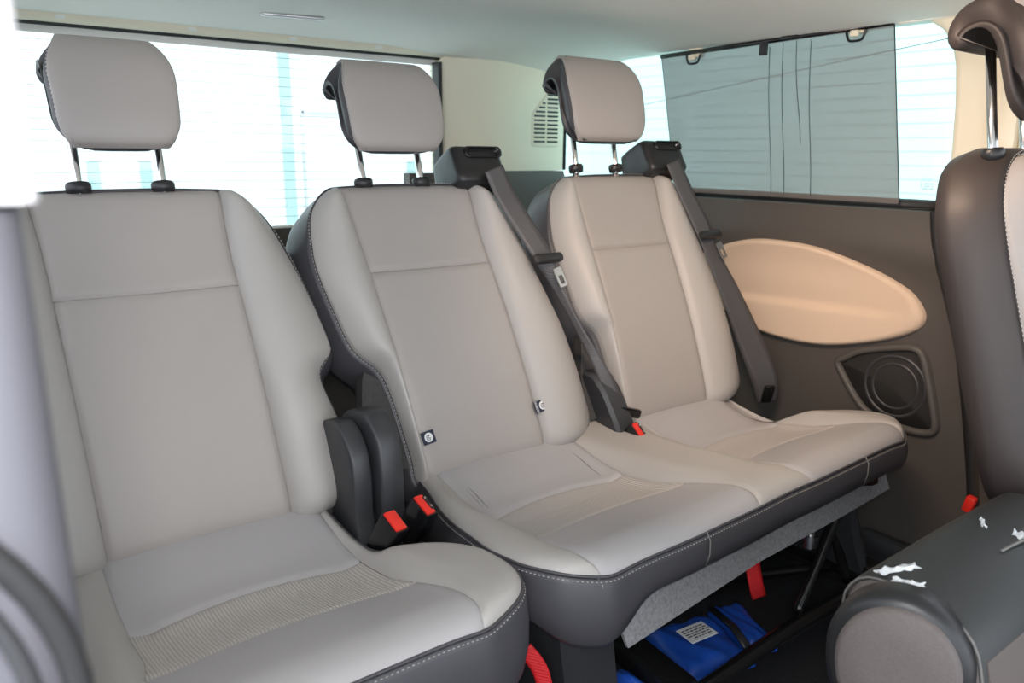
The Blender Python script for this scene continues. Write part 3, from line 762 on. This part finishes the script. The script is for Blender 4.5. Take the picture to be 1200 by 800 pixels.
v, f = boxvf((.47, .80, .285), (.16, .012, .10), rot('Z', -8) @ rot('X', 10), bev=.003); link('felt_flap', v, f, 'felt', S1, sharp=40)

# ------------------------------------------------------------------ double bench
S2 = thing('double_rear_bench', 'two-place rear bench in beige and charcoal leather beside the right door panel', 'seat', (1.24, 1.1, 0))
b2 = Back(.882, -.018, PL_NOTCH, PL_FULL); bs2 = b2.build(S2)
b3 = Back(1.470, .014, PL_NOTCH, PL_FULL, top=.628, cross=.425); 
b3.Lp = [(w * (1.025 if w > .3 else 1), r * .97) for w, r in PL_NOTCH]; b3.Rp = [(w * (1.025 if w > .3 else 1), r * 1.0) for w, r in PL_FULL]
b3.seam = .143; bs3 = b3.build(S2)
headrest(S2, .842, 1.497, 1.076, .121, .186, pbase=(.840, 1.532, 1.012), posts=(-.070, .070))
headrest(S2, 1.452, 1.497, 1.104, .136, .210, pbase=(1.437, 1.535, 1.040), posts=(-.070, .070))
def skirt2(x, y):
    lobe = math.exp(-((x - .745) / .075)**4) if x < .95 else 0
    return .072 + .060 * lobe + (.03 if (x < .70) else 0) * 0
c2 = Cushion([(1.32, .742), (1.22, .728), (1.15, .708), (1.08, .692), (1.00, .680), (.92, .668), (.86, .670), (.815, .685), (.785, .708), (.755, .765)],
             [(1.32, 1.66), (1.22, 1.66), (1.14, 1.675), (1.06, 1.715), (1.0, 1.760), (.94, 1.795), (.89, 1.803), (.845, 1.795), (.80, 1.765), (.775, 1.735), (.755, 1.69)],
             [(.948, .18), (1.508, .18)], .042, skirt=skirt2)
cs2, q2, z2 = c2.build(S2)
# short vertical seams in the dark front face
for x in (.975, 1.505):
    y = c2.sh(x, c2.y0) - .013; z = .478
    v, f = tube([(x, y + .006, z), (x + .003, y - .0008, z - .015), (x + .004, y - .001, z - .04), (x + .001, y + .003, z - .062)], .0013, 5); link('front_seam', v, f, 'edge', cs2)
# two gathered darts in the rear panel of the middle place
for q, ya, yb_ in ((-1, 1.205, 1.125), (1, 1.215, 1.115)):
    g = G()
    for o in (0, .009):
        pts = [(c2.seats[0][0] + q * (.142 + o) + .004 * math.sin(t * 3), y, c2.z(c2.seats[0][0] + q * (.142 + o), y) - .0004) for t, y in zip(np.linspace(0, 1, 8), np.linspace(ya, yb_, 8))]
        g.add(*tube(pts, [.0003, .0009, .0013, .0014, .0014, .0012, .0008, .0003] if o == 0 else [.0002, .0005, .0007, .0007, .0007, .0006, .0004, .0002], 6))
    g.link('dart_seam', 'edge', cs2)
# felt flap below the front edge
rg = []
for x, z0, z1, dy in ((.825, .362, .292, 0), (1.2, .372, .315, .02), (1.5, .385, .318, .03), (1.735, .392, .318, .045)):
    rg.append([(x, .805 + dy, z0), (x + .02, .800 + dy - .012, z1), (x + .02, .807 + dy - .012, z1), (x, .815 + dy, z0)])
rg2 = []
for i in range(len(rg) - 1):
    for t in np.linspace(0, 1, 8, i == len(rg) - 2): rg2.append([tuple(np.array(a) * (1 - t) + np.array(b) * t) for a, b in zip(rg[i], rg[i + 1])])
v, f = loft(rg2); link('felt_flap', v, f, 'felt', S2, sharp=30)
quad = boxvf((1.24, 1.10, .385), (.98, .42, .05), bev=.02); link('seat_pan', *quad, 'blackmetal', S2, sharp=40)
v, f = boxvf((1.24, .845, .365), (.92, .02, .04)); link('flap_rail', v, f, 'blackmetal', S2, smooth=False)
# tubular frame
def bar(pts, r, name='frame_tube', mat='blackmetal', n=6): v, f = tube(spline(pts, n), r, 12); return link(name, v, f, mat, S2)
bar([(1.02, .812, .088), (1.40, .84, .080), (1.70, .862, .052), (1.76, .866, .050)], .017)
bar([(.93, 1.24, .085), (1.35, 1.24, .085), (1.78, 1.24, .085)], .015)
bar([(1.465, .865, .085), (1.55, .872, .185), (1.63, .885, .29), (1.66, .91, .36)], .012)
bar([(1.51, .885, .075), (1.59, .895, .185), (1.66, .905, .29), (1.68, .92, .36)], .009)
bar([(1.74, .90, .05), (1.70, .93, .2), (1.69, .95, .36)], .012)
bar([(1.60, 1.20, .09), (1.62, 1.22, .2), (1.62, 1.24, .38)], .012)
bar([(1.36, 1.10, .075), (1.56, 1.03, .07), (1.75, .96, .06)], .013)
for x in (1.06, 1.78):
    v, f = boxvf((x, 1.03, .075 if x > 1.5 else .095), (.06, .44, .055), rot('Z', -6 if x < 1.5 else 0), bev=.01); link('side_rail', v, f, 'blackmetal', S2, sharp=40)
# plastic leg cover under the left corner of the bench
cov = [[(.755 + dx, .86, z), (.775 + dx, .832, z), (.86 + dx, .845, z), (.885 + dx, .875, z), (.89 + dx, 1.15, z), (.755 + dx, 1.15, z)] for z, dx in ((0, .045), (.1, .035), (.22, .015), (.32, 0), (.38, 0))]
v, f = loft(cov); link('leg_cover', v, f, 'greyplastic', S2, sharp=35)
cov = [[(1.79 + dx, .872, z), (1.81 + dx, .866, z), (1.87 + dx, .90, z), (1.87 + dx, 1.15, z), (1.79 + dx, 1.15, z)] for z, dx in ((0, .0), (.06, -.03), (.15, -.08), (.25, -.125), (.30, -.135), (.36, -.135))]
v, f = loft(cov); link('leg_cover', v, f, 'greyplastic', S2, sharp=35)
v, f = loft([[tuple(Vector((1.515, .880, .243)) + Vector((r * math.cos(t), r * math.sin(t), h))) for t in np.linspace(0, 2 * PI, 12, False)] for r, h in ((.012, -.02), (.012, .0), (.017, .001), (.017, .010), (.009, .011), (.009, .02))]); link('bolt', v, f, 'satin', S2, sharp=40)
v, f = loft([[tuple(Vector((1.655, .885, .035)) + Vector((r * math.cos(t), h, r * math.sin(t)))) for t in np.linspace(0, 2 * PI, 12, False)] for r, h in ((.015, 0), (.015, -.014), (.008, -.016))]); link('bolt', v, f, 'satin', S2, sharp=40)
belt_guide(S2, 1.056, 1.556, 1.030, .132)
belt_guide(S2, 1.684, 1.563, 1.052, .145)
isotag(bs2, BP(.762, .068, .018), False)
isotag(bs2, BP(1.050, .078, .022), True)

# recliner covers in the gap between single seat and bench (one on each seat)
def hinge(parent, x0, x1, dy, name='recliner_cover', hgt=.64):
    prof = spline([(1.120, .36), (1.122, .46), (1.126, .54), (1.140, hgt - .034), (1.172, hgt - .005), (1.205, hgt), (1.27, hgt - .02), (1.30, .54), (1.31, .36)], 5, True)
    prof = np.array(prof); prof[:, 0] += dy; rings = []
    for x, o in ((x0, -.007), (x0 + .0015, -.002), (x0 + .005, 0), (x1 - .005, 0), (x1 - .0015, -.002), (x1, -.007)):
        rings.append([(x, *p) for p in offset2(prof, o)])
    v, f = loft(rings); return link(name, v, f, 'greyplastic', parent, sharp=50)
hinge(S1, .548, .586, .045, hgt=.612)
hinge(S2, .592, .638, .025, hgt=.628)
# grey felt side panel in the notch of each bench backrest, and grey stalk cover between the two places
def notch_pad(b, parent):
    Q = [(-.175, .02), (-.172, .14), (-.185, .205), (-.215, .225), (-.245, .13), (-.26, .02)]
    v, f = loft([[BP(b.c(w) + u, w, n) for u, w in resample(Q, .02, True)] for n in (-.045, -.020, -.016)]); link('notch_pad', v, f, 'sidefelt', parent, sharp=40)
notch_pad(b2, bs2); notch_pad(b3, bs3)
prof = [(1.20, .40), (1.215, .47), (1.255, .545), (1.29, .58), (1.33, .58), (1.34, .40)]
v, f = loft([[(x + (z - .45) * -.12, y, z) for y, z in offset2(resample(prof, .02, True), o)] for x, o in ((1.232, -.008), (1.240, 0), (1.285, 0), (1.296, -.010))]); link('recliner_cover', v, f, 'greyplastic', S2, sharp=40)

# ------------------------------------------------------------------ belt buckles (each swings on its own stalk)
def buckle(label, c, up, face, wdt=.034, hgt=.085, group=None, slotted=True):
    c = Vector(c); up = Vector(up).normalized(); n = Vector(face); n = (n - up * n.dot(up)).normalized(); s = up.cross(n)
    r = thing('belt_buckle', label, 'buckle', c - up * hgt)
    sec = np.array(rrect(wdt, .030, .005))
    rings = [[tuple(c + s * (p[0] * k) + n * (p[1] * k) + up * h) for p in sec] for k, h in ((.80, -hgt), (.92, -hgt * .8), (1.0, -hgt * .35), (1.02, -.004), (.97, 0), (.80, .0005))]
    v, f = loft(rings); link('housing', v, f, 'gloss', r, sharp=40)
    bw = wdt * .86
    v, f = boxvf(c + n * .0015 + up * .001, (bw, .023 if not slotted else .019, .007), axes(s, n, up), bev=.002); rb = link('release_button', v, f, 'red', r, sharp=40)
    if slotted:
        v, f = boxvf(c - n * .0055 + up * .0030, (bw * .7, .006, .006), axes(s, n, up), bev=.001); link('tongue_slot', v, f, 'black', r, sharp=40)
        for k in (-.25, .2):
            v, f = boxvf(c - n * .0055 + s * (bw * k) + up * .006, (.004, .004, .003), axes(s, n, up), bev=.001); link('spring_plate', v, f, 'chrome', r, sharp=40)
    v, f = ribbon([c - up * hgt * .8, c - up * (hgt + .04) + n * -.01, c - up * (hgt + .09) - n * .02], s, wdt * .8, .004); link('stalk', v, f, 'web', r)
    return r
buckle('red-topped belt buckle leaning against the cushion of the left seat', (.572, 1.065, .487), (.18, -.50, .85), (-1, -.25, .1), .046, .085, slotted=False)
buckle('slotted red belt buckle beside the bench cushion, nearer the left child seat tag', (.640, 1.085, .489), (.18, -.45, .85), (-1, -.25, .1), .048, .085)
buckle('small red buckle lying on the bench between its two places', (1.270, 1.185, .462), (.15, -.70, .75), (-1, -.3, .2), .044, .045)
v, f = boxvf((1.285, 1.235, .490), (.065, .016, .022), rot('Z', -14) @ rot('Y', 16), bev=.005); tag(link('belt_anchor_tongue', v, f, 'gloss', sharp=40), 'black belt tongue lying behind the small red bench buckle', 'belt tongue')

# ------------------------------------------------------------------ seat belts
def seat_belt(label, pts, wds, wid, stop, tng, tdir):
    r = thing('seat_belt', label, 'seat belt', pts[-1])
    P = spline(pts, 8); Wv = [np.array(a) for a in spline(wds, 8)]; Wi = [float(a[0]) for a in spline([(w,) for w in wid], 8)]
    v, f = ribbon(P, [tuple(a) for a in Wv], Wi, .0016); link('webbing', v, f, 'web', r)
    c = Vector(stop[0]); ux = Vector(stop[1]).normalized(); n = Vector(NB); uy = n.cross(ux).normalized(); Rm = axes(ux, uy, n)
    sec = rrect(.084, .022, .010)
    v, f = loft([[tuple(c + Rm @ Vector((p[0] * k, p[1] * k, d))) for p in sec] for k, d in ((.8, -.006), (1, -.003), (1, .007), (.8, .010))]); st = link('tongue_handle', v, f, 'black', r, sharp=50)
    t = Vector(tng); td = Vector(tdir).normalized(); sx = n.cross(td).normalized(); R2 = axes(sx, td, n)
    out = np.array(rrect(.024, .046, .004)); inn = np.array(rrect(.012, .020, .002))
    rings = [[tuple(t + R2 @ Vector((p[0], p[1], d))) for p in out] for d in (-.001, .0015)] + [[tuple(t + R2 @ Vector((p[0], p[1] + .006, d))) for p in inn] for d in (.0015, -.001)]
    v, f = loft(rings + [rings[0]], False, False); link('latch_plate', v, f, 'satin', st, sharp=40)
    return r
seat_belt('dark seat belt over the shoulder of the middle backrest, folded narrow below its tongue',
          [(1.062, 1.470, 1.045), (1.083, 1.452, .985), (1.118, 1.415, .905), (1.145, 1.385, .845), (1.165, 1.372, .79), (1.195, 1.330, .70), (1.235, 1.275, .585), (1.262, 1.245, .49)],
          [(1, -.05, .1), (1, -.1, .2), (1, -.2, .3), (1, -.2, .25), (.6, -.75, .1), (.5, -.85, 0), (.8, -.6, 0), (1, -.4, 0)],
          [.052, .052, .050, .046, .026, .018, .030, .048], ((1.146, 1.376, .846), (1, .0, .0)), (1.172, 1.360, .803), (.22, -.38, -.9))
seat_belt('dark seat belt on the right end backrest, hanging wide beside the door panel',
          [(1.665, 1.478, 1.060), (1.690, 1.452, .985), (1.728, 1.408, .875), (1.752, 1.385, .80), (1.790, 1.350, .70), (1.830, 1.310, .58), (1.860, 1.270, .47), (1.868, 1.26, .40)],
          [(1, -.05, .1), (1, -.1, .2), (1, -.2, .3), (1, -.25, .3), (1, -.4, .2), (.9, -.6, 0), (.8, -.65, 0), (.8, -.65, 0)],
          [.052, .052, .050, .046, .058, .070, .074, .050], ((1.734, 1.392, .866), (1, .0, .0)), (1.762, 1.372, .825), (.25, -.38, -.9))
v, f = boxvf((1.862, 1.255, .425), (.030, .014, .055), rot('Z', -25) @ rot('X', 18), bev=.005); tag(link('belt_anchor', v, f, 'blackmetal', sharp=40), 'black floor anchor at the lower end of the right belt', 'belt anchor')

# ------------------------------------------------------------------ sun blind on the quarter window
BX = 1.938
bl = thing('window_blind', 'grey mesh sun blind drawn up over the tinted side window', 'blind', (BX, 1.36, .97))
corn = [(1.790, 1.372), (1.050, 1.388), (.992, .965), (1.715, .965)]    # y,z : top rear, top front, bottom front, bottom rear
ny, nz = 12, 8; P = []
for i in range(ny + 1):
    r = []
    for j in range(nz + 1):
        a, b = i / ny, j / nz; t = np.array(corn[0]) * (1 - a) + np.array(corn[1]) * a; q = np.array(corn[3]) * (1 - a) + np.array(corn[2]) * a
        p = t * (1 - b) + q * b; r.append((BX + .012 * b + .004 * math.sin(a * PI), p[0], p[1]))
    P.append(r)
v = [p for r in P for p in r]; f = [(i * (nz + 1) + j, (i + 1) * (nz + 1) + j, (i + 1) * (nz + 1) + j + 1, i * (nz + 1) + j + 1) for i in range(ny) for j in range(nz)]
link('mesh_sheet', v, f, 'mesh', bl)
v, f = tube([(BX, y, z + .002) for y, z in (corn[0], ((corn[0][0] + corn[1][0]) / 2, (corn[0][1] + corn[1][1]) / 2), corn[1])], .007, 8); link('pull_bar', v, f, 'gloss', bl)
v, f = tube([P[-1][j] for j in range(nz + 1)], .0016, 6); link('side_hem', v, f, 'ink', bl)
v, f = tube([P[0][j] for j in range(nz + 1)], .0012, 6); link('side_hem', v, f, 'ink', bl)
for yc, zc_ in ((1.658, 1.366), (1.143, 1.380)):
    q = [(.026, .004), (.022, -.010), (.014, -.020), (-.014, -.020), (-.022, -.010), (-.026, .004)]
    v, f = tube([(BX - .006, yc + a, zc_ - .002 + b) for a, b in spline(q, 4)], .0032, 8); link('hanging_loop', v, f, 'gloss', bl)
    rg = [[(BX + .012 + x, yc + y * w, zc_ + h) for x, y in rrect(.03, .05, .008)] for w, h in ((1.0, .030), (1.05, .012), (.75, .004), (.62, -.004))]
    v, f = loft(rg); hk = tag(link('blind_hook', v, f, 'trim', sharp=40), 'cream hook over the %s loop of the mesh blind' % ('rear' if yc > 1.4 else 'front'), 'hook', 'blind hooks')
    v, f = boxvf((BX - .012, yc, zc_ - .006), (.012, .022, .016), bev=.004); link('hook_tip', v, f, 'trim', hk, sharp=40)
v, f = boxvf((BX - .004, 1.331, 1.386), (.014, .055, .012), bev=.004); link('centre_grip', v, f, 'gloss', bl, sharp=40)
v, f = boxvf((BX - .010, 1.408, 1.362), (.004, .026, .034), bev=.001); link('pull_tab', v, f, 'ink', bl, sharp=40)
for (ya, za), (yb_, zb_) in (((1.391, 1.366), (1.361, .975)), ((1.350, 1.372), (1.319, .975)), ((1.309, 1.374), (1.282, 1.11)), ((1.266, 1.372), (1.237, .975))):
    pts = [(BX - .006 + .012 * t, ya + (yb_ - ya) * t + .004 * math.sin(t * 5), za + (zb_ - za) * t) for t in np.linspace(0, 1, 8)]
    v, f = tube(pts, .0010, 5); link('cord', v, f, 'ink', bl)

# ------------------------------------------------------------------ under the bench: pouches and straps
def pouch(label, c, size, yaw, seed, lab=False):
    r = thing('blue_pouch', label, 'pouch', c); rg2_ = np.random.default_rng(seed); n = 14
    ph = rg2_.random(4) * 6
    Rm = rot('Z', yaw); v = []; f = []
    for lay in (1, 0):
        for i in range(n + 1):
            for j in range(n + 1):
                a, b = i / n * 2 - 1, j / n * 2 - 1
                e = (1 - abs(a)**6) * (1 - abs(b)**6)
                h = size[2] * (.25 + .75 * e**.5 * (.8 + .2 * math.sin(3 * a + ph[0]) * math.cos(2.4 * b + ph[1])) + .07 * math.sin(9 * a + 5 * b + ph[2])) if lay else 0
                v.append(tuple(Vector(c) + Rm @ Vector((a * size[0] / 2, b * size[1] / 2, h))))
    m = (n + 1)
    for lay in (0, 1):
        for i in range(n):
            for j in range(n): q = tuple(lay * m * m + k for k in (i * m + j, (i + 1) * m + j, (i + 1) * m + j + 1, i * m + j + 1)); f.append(q if lay == 0 else q[::-1])
    bd = [i * m for i in range(m)] + [n * m + j for j in range(1, m)] + [i * m + n for i in range(n - 1, -1, -1)] + [j for j in range(n - 1, 0, -1)]
    for k in range(len(bd)): a, b = bd[k], bd[(k + 1) % len(bd)]; f.append((a, b, b + m * m, a + m * m))
    link('fabric', v, f, 'blue', r)
    if lab:
        cc = Vector(c) + Rm @ Vector((.005, .010, size[2] + .002)); v, f = boxvf(cc, (.072, .050, .0012), Rm @ rot('Z', 8)); lb = link('paper_label', v, f, 'white', r, smooth=False)
        g = G()
        for row in range(5):
            x = -.031 + (.012 if row == 4 else 0)
            while x < .026:
                w = .004 + .008 * rg2_.random()
                g.add(*boxvf(cc + Rm @ rot('Z', 8) @ Vector((x + w / 2, .015 - row * .0072, .0009)), (w, .0028, .0004), Rm @ rot('Z', 8))); x += w + .003
        g.link('small_print', 'ink', lb, kind='stuff', smooth=False)
    return r
v, f = boxvf((1.32, 1.05, .030), (.78, .36, .05), bev=.012); tag(link('storage_tray', v, f, 'carpet', sharp=40), 'black carpeted tray under the bench holding the blue pouches', 'tray')
pouch('blue nylon pouch with a white paper label under the bench', (1.20, .925, .058), (.17, .17, .040), -14, 2, True)
pouch('narrow blue pouch behind the black bar, right of the labelled pouch', (1.335, .915, .058), (.075, .16, .036), -20, 5)
pouch('blue pouch on the floor left of the black rail, left of the labelled pouch', (.985, .90, .002), (.085, .13, .105), 4, 8)
v, f = ribbon([(1.262, .845, .09), (1.285, .90, .100), (1.31, .98, .095)], (1, -.4, 0), .018, .004); tag(link('pouch_strap', v, f, 'black'), 'black strap lying between the two blue pouches', 'strap')
def strap(label, pts, wd, w=.028):
    v, f = ribbon(spline(pts, 6), wd, w, .003); return tag(link('red_strap', v, f, 'redweb'), label, 'strap')
strap('red pull strap hanging under the right half of the bench', [(1.452, 1.02, .31), (1.462, 1.00, .20), (1.478, .985, .100), (1.485, .975, .06)], (1, -.5, 0), .036)
strap('red pull strap beneath the left corner of the bench', [(.700, .88, .30), (.724, .862, .250), (.735, .85, .14)], (1, -.6, 0), .026)
strap('short end of red strap at the lower left by the leg cover', [(.60, .92, .20), (.61, .90, .13)], (1, -.4, 0), .03)

# ------------------------------------------------------------------ second row: upright seat at the right edge
S3 = thing('second_row_seat', 'upright second-row seat at the right edge, dark side with cream front', 'seat', (1.60, .50, 0))
PB = [(-.03, .165), (0, .185), (.06, .195), (.2, .20), (.34, .20), (.42, .192), (.465, .170), (.49, .145), (.505, .12), (.515, .08)]
bR = Back(1.535, 0.0, PB, PB, top=.515, y0=.385, z0=.60, seam=.10, cross=.36, bol=.018, th=math.radians(17))
sR = bR.build(S3, side=.036, depth=.098, shell='seatbrown', bol='beige')
headrest(S3, 1.475, .475, 1.128, .125, .20, pbase=(1.468, .572, 1.082), posts=(-.062, .062), dsc=1.55, shell='seatbrown')
v, f = boxvf((1.55, .16, .47), (.44, .44, .13), bev=.045, seg=4); link('seat_cushion', v, f, 'dark', S3, sharp=60)
v, f = boxvf((1.55, .18, .20), (.36, .36, .38), bev=.02); link('seat_base', v, f, 'greyplastic', S3, sharp=40)
for xx in (1.40, 1.70):
    v, f = boxvf((xx, .36, .56), (.035, .05, .14), rot('X', -17), bev=.01); link('hinge_arm', v, f, 'blackmetal', S3, sharp=40)

# folded middle seat, lower right
S4 = thing('folded_middle_seat', 'folded second-row seat with round side cover in the lower right corner', 'seat', (1.05, .35, 0))
prof = spline([(.455, .52), (.452, .555), (.43, .582), (.385, .588), (.33, .580), (.300, .560), (.285, .52), (.262, .40), (.262, .30), (.42, .30), (.45, .42)], 5, True)
prof = np.array(prof); rings = []
for x, o in ((.872, -.014), (.876, -.005), (.885, 0), (1.10, .002), (1.28, 0), (1.29, -.006), (1.293, -.016)): rings.append([(x, *p) for p in offset2(prof, o)])
v, f = loft(rings); fb = link('folded_backrest', v, f, 'darkgrey', S4, sharp=55)
# front face panel of paler leather, proud of the shell
fp = [(.292, .537), (.278, .48), (.262, .41), (.258, .32)]
v, f = loft([[(x, y - .004, z) for y, z in fp] + [(x, y + .012, z) for y, z in fp[::-1]] for x in np.linspace(.884, 1.275, 6)]); link('front_panel', v, f, basic('brown_grey_leather', (.13, .11, .10), .5, bump=.15, bscale=600), fb, sharp=40)
# pale side strip with a welt
sp = offset2(resample(prof, .015, True), -.004)
v, f = loft([[(x, *p) for p in offset2(sp, o)] for x, o in ((.874, -.002), (.866, -.006), (.864, -.016))]); link('side_panel', v, f, basic('taupe_side_fabric', (.15, .13, .12), .75, bump=.2, bscale=500), fb, sharp=50)
v, f = tube([(.872, *p) for p in offset2(sp, .002)], .0016, 6, True); link('welt', v, f, 'edge', fb)
dc = Vector((.835, .362, .515)); dn = Vector((-.93, -.36, .05)).normalized(); du = dn.cross(Vector((0, 0, 1))).normalized(); dv = du.cross(dn)
egg = [(.077 * math.cos(t) * (1 if math.sin(t) > 0 else 1.0), .083 * math.sin(t) - (.02 if math.sin(t) < 0 else 0) * abs(math.sin(t))) for t in np.linspace(0, 2 * PI, 48, False)]
def dring(o, d): return [tuple(dc + du * p[0] + dv * p[1] + dn * d) for p in offset2(np.array(egg), o)]
v, f = loft([dring(0, -.035), dring(.002, -.012), dring(0, .002), dring(-.006, .008), dring(-.014, .010), dring(-.02, .010)]); dsk = link('recliner_cover', v, f, 'black', S4, sharp=50)
v, f = loft([dring(-.010, .004), dring(-.012, .013), dring(-.018, .017), dring(-.05, .019)]); link('cover_cap', v, f, basic('taupe_plastic', (.115, .096, .09), .62, noise=.15, nscale=260, bump=.3, bscale=500), dsk, sharp=50)
# torn remains of protective film along the edges
def scrap(c, lx, ly, yaw, seed, lift=.006):
    r2 = np.random.default_rng(seed); n, m = 9, 4; P = []
    for i in range(n):
        w = .35 + .65 * r2.random()
        P.append([tuple(Vector(c) + rot('Z', yaw) @ Vector(((i / (n - 1) - .5) * lx + r2.normal() * .0015, (j / (m - 1) - .5) * ly * w + r2.normal() * .001, .0025 + lift * r2.random() * (1 if 0 < j < m - 1 else .3)))) for j in range(m)])
    v = [p for r in P for p in r]; k = len(v); v += [(x, y, z - .0012) for x, y, z in v]
    f = [(i * m + j, (i + 1) * m + j, (i + 1) * m + j + 1, i * m + j + 1) for i in range(n - 1) for j in range(m - 1)]; f += [tuple(q + k for q in reversed(t)) for t in f]
    bd = [i * m for i in range(n)] + [(n - 1) * m + j for j in range(1, m)] + [i * m + m - 1 for i in range(n - 2, -1, -1)] + [j for j in range(m - 2, 0, -1)]
    for t in range(len(bd)): a, b = bd[t], bd[(t + 1) % len(bd)]; f.append((a, b, b + k, a + k))
    link('torn_film', v, f, 'film', fb, smooth=False)
scrap((.905, .408, .586), .06, .016, -20, 1)
scrap((.885, .385, .586), .035, .010, -60, 2)
scrap((1.20, .345, .585), .085, .020, -4, 3, .009)
scrap((1.12, .352, .586), .02, .008, 80, 4, .010)
scrap((1.12, .400, .588), .03, .006, 30, 5)
v, f = tube(spline([(1.06, .352, .5885), (1.12, .345, .590), (1.2, .33, .5865), (1.285, .322, .583)], 5), .0022, 6); link('top_seam', v, f, 'edge', fb)
v, f = boxvf((1.90, .712, .285), (.022, .022, .04), rot('X', 12), bev=.005); tag(link('red_release_tab', v, f, 'red', sharp=40), 'small red release tab at the foot of the right door seal', 'tab')
